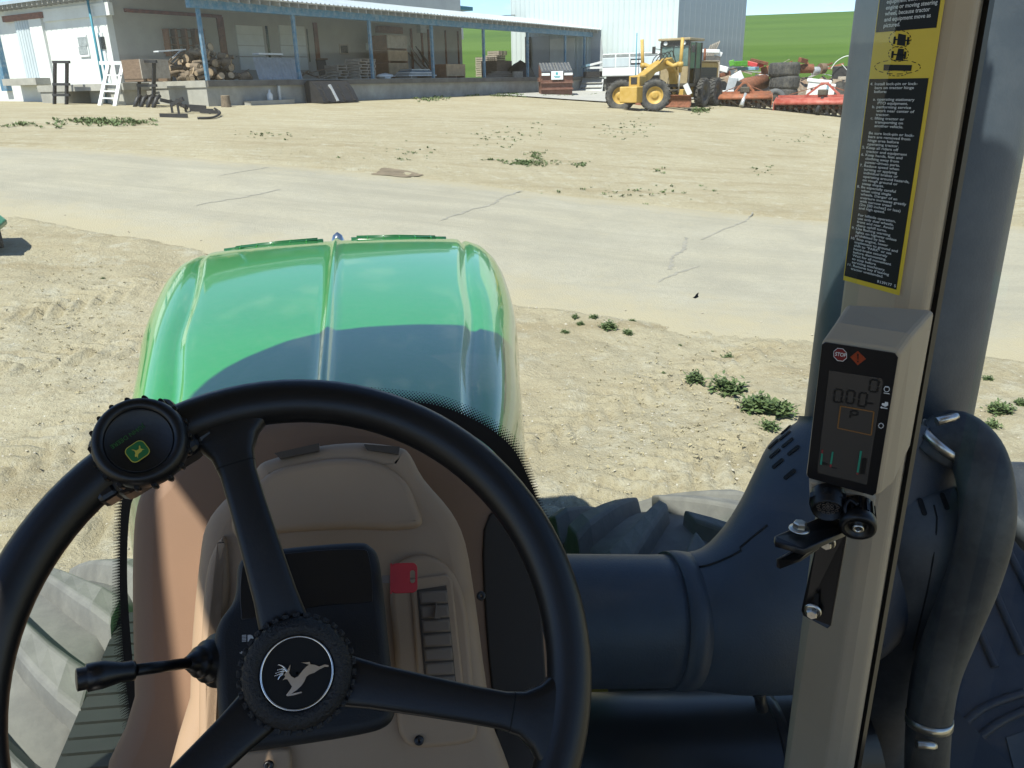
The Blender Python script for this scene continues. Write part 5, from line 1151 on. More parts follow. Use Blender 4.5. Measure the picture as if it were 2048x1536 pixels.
m = MB(); m.lathe([(.0247, .0096), (.001, .0098)], HUB, SWN, 48); m.build('emblem_disc', 'slot_black', sw)
# leaping deer
Z3 = lambda p: (380 + p[0] / 3.097, 1040 + p[1] / 3.097)
HUBT = HUB + SWN * .0104
def onhub(p): return PL(*Z3(p), HUBT, SWN)
deer = [(572, 993), (590, 972), (584, 958), (598, 938), (611, 915), (623, 893), (619, 925), (613, 946), (627, 968), (648, 979), (670, 968), (698, 932), (722, 906), (738, 897), (688, 882), (714, 882), (742, 878), (745, 893), (775, 897), (800, 908), (833, 895), (858, 899), (858, 910), (835, 909), (800, 926), (770, 946), (740, 956), (722, 969), (708, 1000), (690, 1026), (665, 1050), (642, 1066), (627, 1077), (690, 1062), (694, 1070), (640, 1086), (600, 1091), (596, 1083), (624, 1046), (632, 1030), (618, 1010), (603, 986), (588, 986)]
m = MB(); m.prism([onhub(p) for p in deer], SWN * .0007); m.build('leaping_deer', 'chrome', sw)
for st in ([(600, 940), (583, 912), (556, 897), (545, 899)], [(590, 925), (570, 922), (540, 930)], [(586, 934), (560, 938), (530, 950)], [(578, 945), (552, 955), (524, 966)], [(575, 955), (556, 970), (545, 990)]):
    m = MB(); ps = smooth_poly([onhub(p) + SWN * .0004 for p in st], 4, False); m.tube(ps, [.0009 - .0006 * i / (len(ps) - 1) for i in range(len(ps))], 6); m.build('antler', 'chrome', sw)
# column
m = MB(); m.tube([HUB - SWN * .045, HUB - SWN * .16, HUB - SWN * .24], [.032, .036, .05], 24); m.build('column', 'black_pod', tr)
# spinner knob
sk = sub('spinner_knob', tr)
_kp = PL(283, 886, HUB + SWN * .030, SWN) - HUB; u, v = _kp.dot(sU), _kp.dot(sV); KC = SW(u, v, .0) + SWN * .030
KN = (SWN * .9 + (CAM - KC).normalized() * .25).normalized()
kx = KN.cross(Vector((0, 0, 1))).normalized(); kx = -kx if kx.dot(CR) < 0 else kx; ky = KN.cross(kx)
KR = .0335
m = MB(); m.lathe([(.001, -.022), (.026, -.022), (.031, -.012), (KR, -.004), (KR, .004), (KR * .96, .010), (KR * .86, .0135), (KR * .74, .0125), (KR * .70, .0105), (KR * .68, .0098), (.001, .0098)], KC, KN, 56); m.build('knob', 'black_rim', sk)
for k in range(18):
    a = 2 * math.pi * k / 18; p = KC + (kx * math.cos(a) + ky * math.sin(a)) * KR; m = MB(); m.tube([p - KN * .010, p - KN * .002, p + KN * .006], [.002, .0026, .0018], 8); m.build('grip', 'black_rim', sk)
m = MB(); m.lathe([(KR * .70, .0106), (KR * .69, .0118), (KR * .675, .0106)], KC, KN, 48); m.build('bezel', 'satin_black', sk)
cl = SW(u, v, -.004); d1 = (sU * u + sV * v).normalized(); d2 = SWN.cross(d1)
m = MB(); m.box(cl + d1 * .004, (.052, .070, .036), Matrix((d1, d2, SWN)).transposed()); m.build('clamp', 'satin_black', sk, bevel=.008, seg=3)
for s in (-1, 1): m = MB(); m.box(cl + d2 * s * .040 + SWN * .002, (.036, .016, .026), Matrix((d1, d2, SWN)).transposed()); m.build('clamp_ear', 'satin_black', sk, bevel=.004)
KT = KC + KN * .0102
def onk(x, y): return PL(x, y, KT, KN)
tx = (onk(283 - 55, 888 + 37) - onk(283, 888)).normalized(); tyv = KN.cross(tx)
lc = onk(275, 903)
m = MB(); m.add(rrect(lc + KN * .0003, tx, tyv, .0150, .0132, .004), [tuple(range(24))]); m.build('badge_border', 'logo_yellow', sk)
m = MB(); m.add(rrect(lc + KN * .0006, tx, tyv, .0138, .0120, .0035), [tuple(range(24))]); m.build('badge', 'logo_green', sk)
dk_ = [(-.42, .18), (-.30, .10), (-.20, .16), (.05, .18), (.16, .30), (.22, .42), (.20, .26), (.30, .22), (.24, .10), (.16, .05), (.12, -.12), (.22, -.30), (.12, -.24), (.02, -.08), (-.15, -.06), (-.28, -.24), (-.34, -.20), (-.26, -.02)]
m = MB(); m.add([lc + KN * .0009 + tx * (-p[0] * .0115) * -1 + tyv * (p[1] * .0115) for p in dk_], [tuple(range(len(dk_)))]); m.build('badge_deer', 'logo_yellow', sk)
tp = onk(289, 856); wT = (onk(229, 904) - onk(290, 856)).length
Mt = Matrix((tx, tyv, KN)).transposed().to_4x4(); Mt.translation = onk(291, 853) + KN * .0004 - tyv * .0036
text_mb('JOHN DEERE', Mt, wT * 1.03, .0042).build('lettering', 'text_green', sk, fix=False)
# ---------------------------------------------------------------- console
cs = sub('console', tr)
def planept(x, y, o, n): return PL(x, y, o, n)
def cplane(x, y, d, th, ph=.05):
    t_ = R_(th); return V(x, y, d), Vector((math.sin(ph) * math.sin(t_), -math.cos(ph) * math.sin(t_), math.cos(t_)))
def outl(px, pl, sm=4): return smooth_poly([PL(x, y, *pl) for x, y in px], sm) if sm else [PL(x, y, *pl) for x, y in px]
# rear shroud: the outer tan panel that fills the foot of the screen
plC = cplane(650, 1150, .98, 62, 0)
cow = [(262, 1640), (256, 1400), (252, 1150), (262, 1010), (300, 950), (380, 880), (520, 838), (660, 824), (800, 832), (900, 862), (985, 920), (1040, 985), (1072, 1080), (1090, 1250), (1100, 1640)]
pillow(outl(cow, plC), plC[1], .10, .03).build('shroud', 'tan_trim', cs)
plD = cplane(650, 1200, .86, 58, .03)
dome = [(372, 1640), (372, 1400), (378, 1260), (392, 1120), (405, 1050), (440, 1000), (490, 960), (515, 925), (545, 912), (610, 893), (670, 883), (735, 881), (800, 890), (822, 905), (850, 955), (905, 1020), (935, 1085), (955, 1200), (972, 1330), (988, 1450), (1000, 1640)]
pillow(outl(dome, plD, 3), plD[1], .16, .022, 5).build('cowl', 'tan_plastic', cs)
# raised inner panels of the cowl
plE = (plD[0] + plD[1] * .010, plD[1])
inner = [(470, 1020), (530, 950), (600, 925), (690, 915), (760, 925), (810, 960), (835, 1010), (843, 1050), (790, 1060), (690, 1058), (560, 1066), (482, 1080), (462, 1055)]
pillow(outl(inner, plE, 4), plE[1], .02, .009, 4).build('upper_panel', 'tan_plastic', cs)
wing = [(835, 1110), (880, 1120), (915, 1160), (935, 1230), (950, 1400), (955, 1470), (925, 1490), (835, 1497), (806, 1480), (795, 1440), (790, 1300), (780, 1180), (795, 1130)]
pillow(outl(wing, plE, 4), plE[1], .02, .006, 4).build('side_panel', 'tan_plastic', cs)
plF = (plD[0] + plD[1] * .012, plD[1])
wingl = [(400, 1640), (395, 1420), (400, 1280), (410, 1150), (430, 1090), (450, 1080), (455, 1200), (430, 1290), (430, 1480), (440, 1640)]
pillow(outl(wingl, plE, 4), plE[1], .02, .008, 4).build('side_panel', 'tan_plastic', cs)
# notch slots at the cowl's top edge
for pts in ([(548, 906), (638, 886), (638, 902), (560, 917)], [(728, 888), (800, 893), (797, 909), (735, 900)]):
    m = MB(); pillow([PL(x, y, plD[0] + plD[1] * .002, plD[1]) for x, y in pts], plD[1], .01, .001, 2, m); m.build('slot', 'vent_dark', cs)
lw = [(405, 1560), (402, 1520), (440, 1507), (560, 1497), (580, 1500), (582, 1530), (575, 1640), (410, 1640)]
pillow(outl(lw, plE, 0), plE[1], .02, .004, 3).build('lower_panel', 'tan_plastic', cs)
# air vent
plV = (plE[0] + plE[1] * .004, plE[1])
fr4 = [(818, 1158), (893, 1148), (905, 1160), (930, 1392), (920, 1400), (848, 1404), (838, 1392), (822, 1180)]
pillow([PL(x, y, *plV) for x, y in fr4], plV[1], .01, .003, 3).build('vent_frame', 'tan_plastic', cs)
plV2 = (plV[0] + plV[1] * .0015, plV[1])
pillow([PL(x, y, *plV2) for x, y in [(834, 1180), (893, 1171), (914, 1384), (852, 1390)]], plV[1], .01, .001, 2).build('vent_well', 'vent_dark', cs)
plV3 = (plV[0] + plV[1] * .004, plV[1])
for k in range(7):
    f0, f1 = k / 7, (k + .93) / 7; y0, y1 = 1180 + f0 * 200, 1180 + f1 * 200; xl = lambda y: 838 + (y - 1180) * .085; xr = lambda y: 895 + (y - 1180) * .088
    if k == 0: y0 = 1180
    m = MB(); pillow([PL(xl(y0), y0 + 3, *plV3), PL(xr(y0), y0, *plV3), PL(xr(y1), y1, *plV3), PL(xl(y1), y1 + 3, *plV3)], plV3[1], .012, .004, 4, m); m.build('vane', 'vent_brown', cs)
m = MB(); p = PL(873, 1225, *plV3); m.prism([PL(868, 1236, *plV3), PL(872, 1205, *plV3), PL(880, 1236, *plV3)], plV3[1] * .006); m.build('vent_tab', 'vent_brown', cs)
for x, y in ((838, 1481), (537, 1531), (962, 1192)):
    p = PL(x, y, plE[0] + plE[1] * .001, plE[1]); m = MB(); m.lathe([(.0052, 0), (.0048, .0022), (.0028, .0028), (.001, .0012)], p, plE[1], 16); m.build('screw', 'satin_black', cs)
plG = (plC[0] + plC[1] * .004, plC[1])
pillow(outl([(968, 1060), (1010, 1010), (1048, 1040), (1072, 1110), (1086, 1260), (1098, 1640), (1004, 1640), (990, 1440), (972, 1250)], plG, 3), plG[1], .01, .003, 3).build('shade_panel', 'shade_brown', cs)  # dark sheet standing in for the shade on the shroud's right side
# instrument pod
plP = (HUB - SWN * .105, (SWN * .94 + Vector((0, 0, .1))).normalized())
pod = [(472, 1140), (480, 1118), (505, 1103), (600, 1090), (715, 1082), (742, 1090), (758, 1112), (768, 1180), (780, 1300), (790, 1390), (790, 1430), (770, 1455), (720, 1470), (600, 1490), (480, 1506), (448, 1500), (438, 1470), (432, 1400), (428, 1320), (427, 1270), (440, 1235), (462, 1205), (470, 1175)]
pillow(outl(pod, plP, 4), plP[1], .075, .010, 5).build('instrument_pod', 'black_pod', cs)
plP2 = (plP[0] + plP[1] * .0008, plP[1])
w1 = [(482, 1150), (500, 1120), (600, 1104), (715, 1098), (738, 1112), (745, 1190), (735, 1205), (640, 1212), (500, 1238), (482, 1225)]
pillow(outl(w1, plP2, 3), plP[1], .002, .0006, 2).build('gauge_window', 'satin_black', cs)
def icon(polys, plane, name, mt, parent, th=.0003):
    for pp in polys:
        m = MB(); m.prism([PL(x, y, *plane) for x, y in pp], plane[1] * th); m.build(name, mt, parent)
Zc = lambda L_: [Z3(p) for p in L_]
icon([Zc([(357, 712), (375, 711), (388, 718), (394, 732), (388, 745), (375, 752), (357, 754)])] + [Zc([(322, y), (348, y - 2), (348, y + 3), (322, y + 5)]) for y in (713, 722, 731, 740, 749)] + [Zc([(415, 706 + k * 9), (437, 700 + k * 9), (438, 704 + k * 9), (416, 710 + k * 9)]) for k in range(3)] + [Zc([(330, 818), (345, 812), (350, 800), (356, 838), (340, 838)]), Zc([(308, 817), (316, 822), (310, 828)]), Zc([(318, 812), (326, 818), (322, 832), (314, 826)])], plP2, 'icon', 'decal_white', cs)
# turn signal stalk with rubber boot
bp = PL(434, 1316, *plP) - plP[1] * .026; bd = (V(330, 1330, .665) - bp).normalized()
m = MB(); m.lathe([(.022, -.01), (.024, 0), (.023, .006), (.018, .008), (.0185, .012), (.018, .016), (.0135, .018), (.014, .021), (.013, .0245), (.009, .026), (.0095, .029), (.0065, .033), (.005, .036)], bp, bd, 28); m.build('stalk_boot', 'black_rim', cs)
e0, e1, e2, e3 = bp + bd * .03, V(268, 1341, .62), V(205, 1349, .605), V(152, 1360, .595)
m = MB(); m.tube([e0, e1], [.0046, .0046], 14); m.build('stalk', 'black_rim', cs)
m = MB(); m.tube([e1, e1.lerp(e2, .1), e1.lerp(e2, .4), e2, e2.lerp(e3, .6), e2.lerp(e3, .64), e2.lerp(e3, .97), e3], [.0075, .0078, .0075, .0105, .0105, .0085, .0085, .007], 18); m.build('stalk_grip', 'satin_black', cs)
# ignition key (lifts out)
kp = V(808, 1156, .735); kn = (CAM - kp).normalized()
kxv = (CR - kn * CR.dot(kn)).normalized(); kxv = (Matrix.Rotation(R_(2), 3, kn) @ kxv); kyv = kn.cross(kxv)
key = thing('ignition_key', 'red plastic headed ignition key in the side of the dash pod', 'key', kp)
Mk = Matrix((kxv, kyv, kn)).transposed().to_4x4(); Mk.translation = kp
# bow with a slot: outer ring bridged to slot
outer = rrect((0, 0, 0), (1, 0, 0), (0, 1, 0), .0245, .0270, .005, 6); slot = rrect((.0078, .001, 0), (1, 0, 0), (0, 1, 0), .0045, .0115, .0022, 6)
m = MB(Mk); 
for zz in (.003, -.003): m.grid([[p + Vector((0, 0, zz)) for p in outer], [p + Vector((0, 0, zz)) for p in slot]], False, True)
m.grid([[p + Vector((0, 0, z_)) for p in outer] for z_ in (-.003, .003)], False, True); m.grid([[p + Vector((0, 0, z_)) for p in slot] for z_ in (-.003, .003)], False, True); m.build('bow', 'key_red', key, bevel=.0008)
m = MB(Mk); m.add(rrect((-.0040, 0, .0034), (1, 0, 0), (0, 1, 0), .0085, .0105, .002), [tuple(range(24))]); m.build('bow_mark', 'key_red', key, solid=.0008)
m = MB(Mk); m.b2((-.0125, -.0135, -.0036), (-.0108, .0135, .0036)); m.build('collar', 'key_red', key); m = MB(Mk); m.b2((-.020, -.004, -.001), (-.0126, .003, .001)); m.build('blade', 'vent_brown', key)
# ---------------------------------------------------------------- windshield with black border dots
ZB, ZT = 1.45, 3.62
def wy(x, z): return 1.055 - .30 * (x / .80) ** 2 * .62 - .02 * (z - 2.4)
rows = [[(x, wy(x, z), z) for x in np.linspace(-.80, .76, 25)] for z in np.linspace(ZB, ZT, 9)]
ws_ = MB().grid(rows).build('windshield', 'cab_pane', tr)
def onglass(x, y, off=-.004):
    d = ray(x, y); t = .6
    for i in range(40):
        P = CAM + d * t; t += (wy(P.x, P.z) + off - P.y) / d.y * .9
    return CAM + d * t
fin = [(300, 1640), (298, 1560), (285, 1480), (268, 1350), (256, 1200), (255, 1090), (262, 1010), (275, 985), (310, 950), (380, 885), (520, 842), (660, 828), (800, 830), (880, 842), (960, 880), (1020, 940), (1065, 1010), (1090, 1080), (1098, 1250), (1112, 1640)]
fout = [(287, 1640), (283, 1560), (268, 1480), (250, 1350), (240, 1200), (240, 1080), (244, 1000), (256, 970), (290, 925), (370, 850), (520, 805), (660, 792), (820, 803), (890, 815), (965, 848), (1020, 890), (1050, 940), (1078, 1010), (1100, 1080), (1112, 1250), (1130, 1640)]
fi = smooth_poly([onglass(*p) for p in fin], 6, False); fo = smooth_poly([onglass(*p) for p in fout], 6, False)
def resamp(L_, n):
    d = [0]
    for a, b in zip(L_, L_[1:]): d.append(d[-1] + (b - a).length)
    o = []; j = 0
    for i in range(n):
        t = d[-1] * i / (n - 1)
        while j < len(d) - 2 and d[j + 1] < t: j += 1
        o.append(L_[j].lerp(L_[j + 1], (t - d[j]) / max(1e-9, d[j + 1] - d[j])))
    return o
fi, fo = resamp(fi, 160), resamp(fo, 160)
MB().grid([fi, fo]).build('black_border', 'frit', ws_, fix=False)
dots = MB(); total = sum((a - b).length for a, b in zip(fo, fo[1:])); nd = int(total / .0046); fo2 = resamp(fo, nd); fi2 = resamp(fi, nd)
for row in range(7):
    r_ = .00195 * (1 - row * .10)
    for i in range(nd):
        j = min(nd - 1, i); o_ = (fo2[j] - fi2[j]).normalized(); tn = (fo2[min(nd - 1, j + 1)] - fo2[max(0, j - 1)]).normalized()
        c = fo2[j] + o_ * (.0008 + row * .0024) + tn * (.0023 if row % 2 else 0); c.y = wy(c.x, c.z) - .004
        dots.add([c + (tn * math.cos(q) + o_ * math.sin(q)) * r_ for q in [k * math.pi / 3 for k in range(6)]], [tuple(range(6))])
do_ = dots.build('border_dots', 'frit', ws_, fix=False); do_['kind'] = 'stuff'
p = onglass(1391, 591, -.002); m = MB(); m.prism([p + CR * a * .001 + CU * b * .001 for a, b in ((-4, -3), (-1, -1), (1, 2), (4, 4), (3, 0), (4, -2), (0, -4))], CF * -.0015); m.build('insect_splat', 'satin_black', ws_)
# ---------------------------------------------------------------- right pillar with decal
pi_ = sub('pillar', tr)
PA, PB, PC_, PD_, PE_ = Vector((.719, .925)), Vector((.738, .832)), Vector((.768, .824)), Vector((.785, .842)), Vector((.799, .850))
sec = [PA, PA.lerp(PB, .04) + Vector((-.002, -.002)), PB + Vector((-.006, .006)), PB + Vector((.006, -.004)), PC_ + Vector((-.006, -.001)), PC_ + Vector((.004, .004)), PD_, PE_, PE_ + Vector((.002, .015)), Vector((.79, .90)), Vector((.735, .94))]
def secz(z, sh): return [(p.x + sh, p.y, z) for p in sec]
m = MB(); rows = [secz(z, (z - 2.6) * -.004) for z in (1.3, 2.0, 2.6, 3.2, 3.75)]; m.grid(rows, False, True); pl_ = m.build('post', 'pillar_grey', pi_, bevel=.004)
m = MB(); rows = []
for z in (1.3, 3.75): rows.append([(PD_.x + .003, PD_.y - .007, z), (PD_.x + .012, PD_.y - .004, z), (PD_.x + .014, PD_.y + .004, z), (PD_.x + .003, PD_.y + .002, z)])
m.grid(rows, False, True); m.build('seal_strip', 'satin_black', pi_)
du = (Vector((PB.x, PB.y, 0)) - Vector((PA.x, PA.y, 0))).normalized(); dn = Vector((du.y, -du.x, 0)); dn = dn if dn.dot(CAM - Vector((PA.x, PA.y, 3))) > 0 else -dn
dw = (PB - PA).length
A3 = Vector((PA.x, PA.y, 0)) + dn * .0062
def dec(u, z, off=0): return A3 + du * (u * dw) + dn * off + Vector((0, 0, z))
dn0 = PL(1752, 578, A3, dn).z
ztop = PL(1820, -60, A3, dn).z; zy1, zy0 = PL(1815, 60, A3, dn).z, PL(1800, 157, A3, dn).z
def quad(u0, u1, z0, z1, off, nm, mt, par): m = MB(); m.prism([dec(u0, z0, off), dec(u1, z0, off), dec(u1, z1, off), dec(u0, z1, off)], dn * .0003); return m.build(nm, mt, par)
dc = quad(.03, .985, dn0, ztop, 0, 'safety_decal', 'decal_yellow', tr)
quad(.045, .93, dn0 + .006, zy0, .0004, 'decal_panel', 'decal_black', dc); quad(.045, .93, zy1, ztop, .0004, 'decal_panel', 'decal_black', dc)
T1 = "of tractor and attached\nequipment before starting\nengine or moving steering\nwheel, because tractor\nand equipment move as\npictured."
T2 = "4. Install lock-pin or lock-\n    bars on tractor hinge\n    before:\n\n    a. operating stationary\n        PTO equipment.\n    b. performing service\n        work near center of\n        tractor.\n    c. lifting tractor or\n        transporting on\n        another vehicle.\n\n    Be sure lock-pin or lock-\n    bars are removed from\n    hinge area before\n    operating tractor.\n5. Keep all riders off\n    tractor and equipment\n6. Keep hands, feet and\n    clothing away from\n    power-driven parts.\n7. Reduce speed when\n    turning or applying\n    individual brakes or\n    operating around hazards,\n    on rough ground or\n    steep slopes.\n8. Be especially careful\n    when using single\n    wheels. Danger of an\n    overturn increases greatly\n    with narrow tread\n    (2m [80 inches] or less)\n    and high speed.\n\n    For hillside operation,\n    use only dual wheels,\n    front and rear. Avoid\n    sharp uphill turns.\n9. Use flashing warning\n    lights on highway unless\n    prohibited by law.\n10. Stop engine, lower\n    implement to ground and\n    shift to \"PARK\" or set\n    hand-brake securely\n    before dismounting.\n    Wait for all movement\n    to stop before\n    servicing machinery.\n11. Remove key if leaving\n    tractor unattended."
Md = Matrix((du, Vector((0, 0, 1)), dn)).transposed().to_4x4()
Md.translation = dec(.07, dn0 + .016, .0010); o = text_mb(T2, Md, dw * .82, zy0 - dn0 - .020).build('lettering', 'decal_white', dc, fix=False)
zb_ = PL(1800, 55, A3, dn).z; Md.translation = dec(.16, zb_, .0010); text_mb(T1, Md, dw * .74, PL(1800, -16, A3, dn).z - zb_).build('lettering', 'decal_white', dc, fix=False)
Md.translation = dec(.62, dn0 + .0085, .0010); text_mb('R139177  S', Md, dw * .30, .0034).build('lettering', 'decal_white', dc, fix=False)
def dcp(x, y): return PL(x, y, A3 + dn * .0005, dn)
for pp in ([(1797, 67), (1812, 70), (1810, 92), (1794, 90)], [(1797, 97), (1808, 98), (1806, 122), (1791, 121)], [(1768, 129), (1824, 130), (1822, 142), (1767, 141)], [(1787, 77), (1820, 80), (1820, 83), (1787, 80)], [(1783, 107), (1812, 109), (1812, 112), (1783, 110)], [(1788, 73), (1792, 73), (1790, 88), (1786, 88)], [(1815, 74), (1819, 74), (1817, 90), (1813, 90)], [(1784, 102), (1788, 102), (1786, 116), (1782, 116)], [(1809, 103), (1813, 103), (1811, 118), (1807, 118)]):
    m = MB(); m.prism([dcp(*p) for p in pp], dn * .0003); m.build('pictogram', 'decal_black', dc)
for (cx, cy, rx, ry) in ((1800, 78, 22, 17), (1797, 108, 20, 15), (1795, 134, 46, 14), (1794, 146, 20, 6)):
    for k in range(14):
        a = 2 * math.pi * k / 14; m = MB(); e0_, e1_ = dcp(cx + rx * math.cos(a), cy + ry * math.sin(a)), dcp(cx + rx * math.cos(a + .25), cy + ry * math.sin(a + .25)); m.bar(e0_, e1_, .0007, .0004, up=dn); m.build('dash', 'decal_black', dc)
# ---------------------------------------------------------------- corner display
ds = sub('corner_display', tr)
Fq = [V(1641, 681, .82), V(1800, 705, .80), V(1755, 996, .875), V(1609, 956, .895)]
Mq = [V(1668, 644, .84), V(1826, 668, .815), V(1786, 970, .885), V(1622, 950, .92)]
Bq = [V(1690, 610, .905), V(1868, 621, .865), V(1818, 900, .935), V(1650, 960, 1.0)]
fn = (Fq[1] - Fq[0]).cross(Fq[3] - Fq[0]).normalized(); fn = fn if fn.dot(CAM - Fq[0]) > 0 else -fn
m = MB(); m.grid([Bq, Mq, Fq], False, True); m.add(Fq, [(0, 1, 2, 3)]); m.build('housing', 'pillar_grey', ds, bevel=.006, seg=3)
def fd(a, b, off=0):   # bilinear on the display face
    return Fq[0].lerp(Fq[1], a).lerp(Fq[3].lerp(Fq[2], a), b) + fn * off
def fdpx(x, y, off=0): return PL(x, y, Fq[0] + fn * off, fn)
def dpoly(px, off, nm, mt, par, th=.0003): m = MB(); m.prism([fdpx(x, y, off) for x, y in px], fn * th); return m.build(nm, mt, par)
bz = dpoly([(1650, 684), (1790, 706), (1796, 714), (1752, 985), (1745, 990), (1618, 955), (1614, 948), (1644, 688)], .0012, 'bezel', 'satin_black', ds, .0012)
Z6 = lambda x, y: (1540 + x / 2.955, 580 + y / 2.955)
lc_ = dpoly([Z6(350, 475), Z6(660, 522), Z6(668, 545), Z6(572, 1150), Z6(285, 1080), Z6(280, 1060)], .0026, 'screen', 'lcd', ds)
O2 = .0031
def seg7(x, y, w_, h_, ch, sk=-.15, t=11):
    S = {'0': 'abcdef', 'P': 'abefg'}[ch]; tl, tr_, ml, mr, bl, br = (x - sk * h_, y), (x + w_ - sk * h_, y + w_ * .15), (x - sk * h_ / 2, y + h_ / 2), (x + w_ - sk * h_ / 2, y + h_ / 2 + w_ * .15), (x, y + h_), (x + w_, y + h_ + w_ * .15)
    sg = dict(a=(tl, tr_), b=(tr_, mr), c=(mr, br), d=(bl, br), e=(ml, bl), f=(tl, ml), g=(ml, mr))
    for s in S:
        a, b = sg[s]; A_, B_ = fdpx(*Z6(*a), O2), fdpx(*Z6(*b), O2); d = (B_ - A_) * .08; m = MB(); m.bar(A_ + d, B_ - d, t / 2.955 * .84 / FPX, .0003, up=fn); m.build('segment', 'lcd_seg', ds)
seg7(585, 528, 48, 70, '0'); seg7(375, 585, 44, 75, '0'); seg7(448, 592, 44, 75, '0'); seg7(520, 606, 44, 78, '0'); seg7(474, 712, 40, 46, 'P', -.12)
dpoly([Z6(424, 655), Z6(434, 657), Z6(432, 668), Z6(422, 666)], O2, 'segment', 'lcd_seg', ds)
dpoly([Z6(575, 663), Z6(612, 668), Z6(610, 678), Z6(574, 672)], O2, 'segment', 'lcd_seg', ds)
bx4 = [Z6(417, 686), Z6(614, 720), Z6(598, 858), Z6(400, 816)]
for a, b in zip(bx4, bx4[1:] + bx4[:1]): m = MB(); m.bar(fdpx(*a, O2), fdpx(*b, O2), .0013, .0003, up=fn); m.build('gear_frame', 'lcd_frame', ds)
for pp, mt in (([(303, 965), (313, 967), (306, 1033), (295, 1030)], 'lcd_green'), ([(305, 942), (315, 944), (313, 966), (303, 964)], 'lcd_red'), ([(366, 955), (376, 957), (365, 1030), (354, 1028)], 'lcd_green'), ([(354, 1029), (365, 1031), (362, 1048), (352, 1046)], 'lcd_red'), ([(532, 950), (544, 952), (523, 1080), (512, 1077)], 'lcd_green'), ([(511, 1078), (523, 1081), (521, 1090), (510, 1088)], 'lcd_red'), ([(545, 990), (573, 994), (560, 1090), (532, 1086)], 'lcd_seg'), ([(308, 1015), (340, 1022), (338, 1036), (306, 1030)], 'lcd_seg'), ([(364, 1046), (396, 1052), (395, 1056), (364, 1050)], 'lcd_seg')):
    dpoly([Z6(*p) for p in pp], O2, 'bar_gauge', mt, ds)
oc = [(415 + 43 * math.cos(R_(22.5 + 45 * k)), 382 + 41 * math.sin(R_(22.5 + 45 * k)) + 5 * math.cos(R_(22.5 + 45 * k))) for k in range(8)]
dpoly([Z6(*p) for p in oc], .0026, 'stop_border', 'decal_white', ds); dpoly([Z6(415 + (p[0] - 415) * .91, 382 + (p[1] - 382) * .91) for p in oc], .0030, 'stop_sign', 'stop_red', ds)
fx = (fdpx(*Z6(450, 386)) - fdpx(*Z6(384, 377))).normalized(); fy = fn.cross(fx); Ms = Matrix((fx, fy, fn)).transposed().to_4x4(); Ms.translation = fdpx(*Z6(383, 388), .0036)
text_mb('STOP', Ms, (fdpx(*Z6(448, 392)) - fdpx(*Z6(383, 384))).length, .0042).build('lettering', 'decal_white', ds, fix=False)
dpoly([Z6(519, 360), Z6(567, 407), Z6(518, 444), Z6(474, 396)], .0026, 'warning_diamond', 'warn_orange', ds); dpoly([Z6(515, 376), Z6(524, 377), Z6(522, 412), Z6(517, 411)], .0030, 'warning_mark', 'lcd_seg', ds); dpoly([Z6(516, 418), Z6(523, 419), Z6(522, 427), Z6(515, 426)], .0030, 'warning_mark', 'lcd_seg', ds)
def ring(cx, cy, r, w_, n=20, teeth=False):
    for k in range(n):
        a, b = 2 * math.pi * k / n, 2 * math.pi * (k + 1) / n; m = MB(); m.bar(fdpx(*Z6(cx + r * math.cos(a), cy + r * math.sin(a)), .0030), fdpx(*Z6(cx + r * math.cos(b), cy + r * math.sin(b)), .0030), w_, .0002, up=fn); m.build('icon_ring', 'decal_white', ds)
        if teeth and k % 2 == 0: m = MB(); m.bar(fdpx(*Z6(cx + r * math.cos(a), cy + r * math.sin(a)), .0030), fdpx(*Z6(cx + r * 1.25 * math.cos(a), cy + r * 1.25 * math.sin(a)), .0030), w_ * 1.4, .0002, up=fn); m.build('icon_tooth', 'decal_white', ds)
ring(656, 802, 14, .0006, 16, True); ring(690, 586, 16, .0006, 14); dpoly([Z6(680, 568), Z6(702, 571), Z6(702, 576), Z6(680, 573)], .0030, 'icon_bar', 'decal_white', ds); dpoly([Z6(672, 606), Z6(706, 611), Z6(706, 615), Z6(672, 610)], .0030, 'icon_bar', 'decal_white', ds)
dpoly([Z6(660, 678), Z6(662, 668), Z6(678, 670), Z6(680, 660), Z6(698, 664), Z6(698, 682), Z6(680, 690)], .0030, 'tractor_icon', 'decal_white', ds); dpoly([Z6(650, 693), Z6(662, 686), Z6(662, 692), Z6(694, 698), Z6(694, 702), Z6(660, 697), Z6(660, 700)], .0030, 'arrow_icon', 'decal_white', ds)
# connector plate below the display
cp = [V(1618, 962, .905), V(1752, 1000, .885), V(1742, 1048, .90), V(1728, 1056, .90), V(1630, 1030, .92), V(1620, 1012, .92)]
pillow(cp, fn, .04, .004, 3).build('connector_plate', 'pillar_grey', ds)
def conn(x, y, d, r, nm): 
    p = V(x, y, d); ax = (fn * .8 + Vector((0, 0, -.2))).normalized(); return p, ax
p, ax = conn(1656, 1005, .895, .02, 'c')
m = MB(); m.lathe([(.019, -.012), (.020, .002), (.0175, .004), (.0172, .012), (.0160, .013), (.0152, .013), (.0150, .006), (.001, .006)], p, ax, 32); m.build('socket', 'black_rim', ds)
m = MB(); m.lathe([(.0215, -.004), (.0215, .003), (.0175, .0035)], p, ax, 6, smooth=False); m.build('socket_nut', 'black_rim', ds)
hx = ax.orthogonal().normalized(); hy = ax.cross(hx)
for rr2, cnt2 in ((.0, 1), (.0048, 6), (.0102, 12)):
    for k in range(cnt2):
        a = 2 * math.pi * k / max(1, cnt2); q = p + ax * .0065 + (hx * math.cos(a) + hy * math.sin(a)) * rr2; m = MB(); m.lathe([(.0021, 0), (.0020, .0006), (.0014, .0006), (.0013, 0)], q, ax, 10); m.build('pin_hole', 'vent_brown', ds)
p, ax = conn(1716, 1046, .875, .02, 'c')
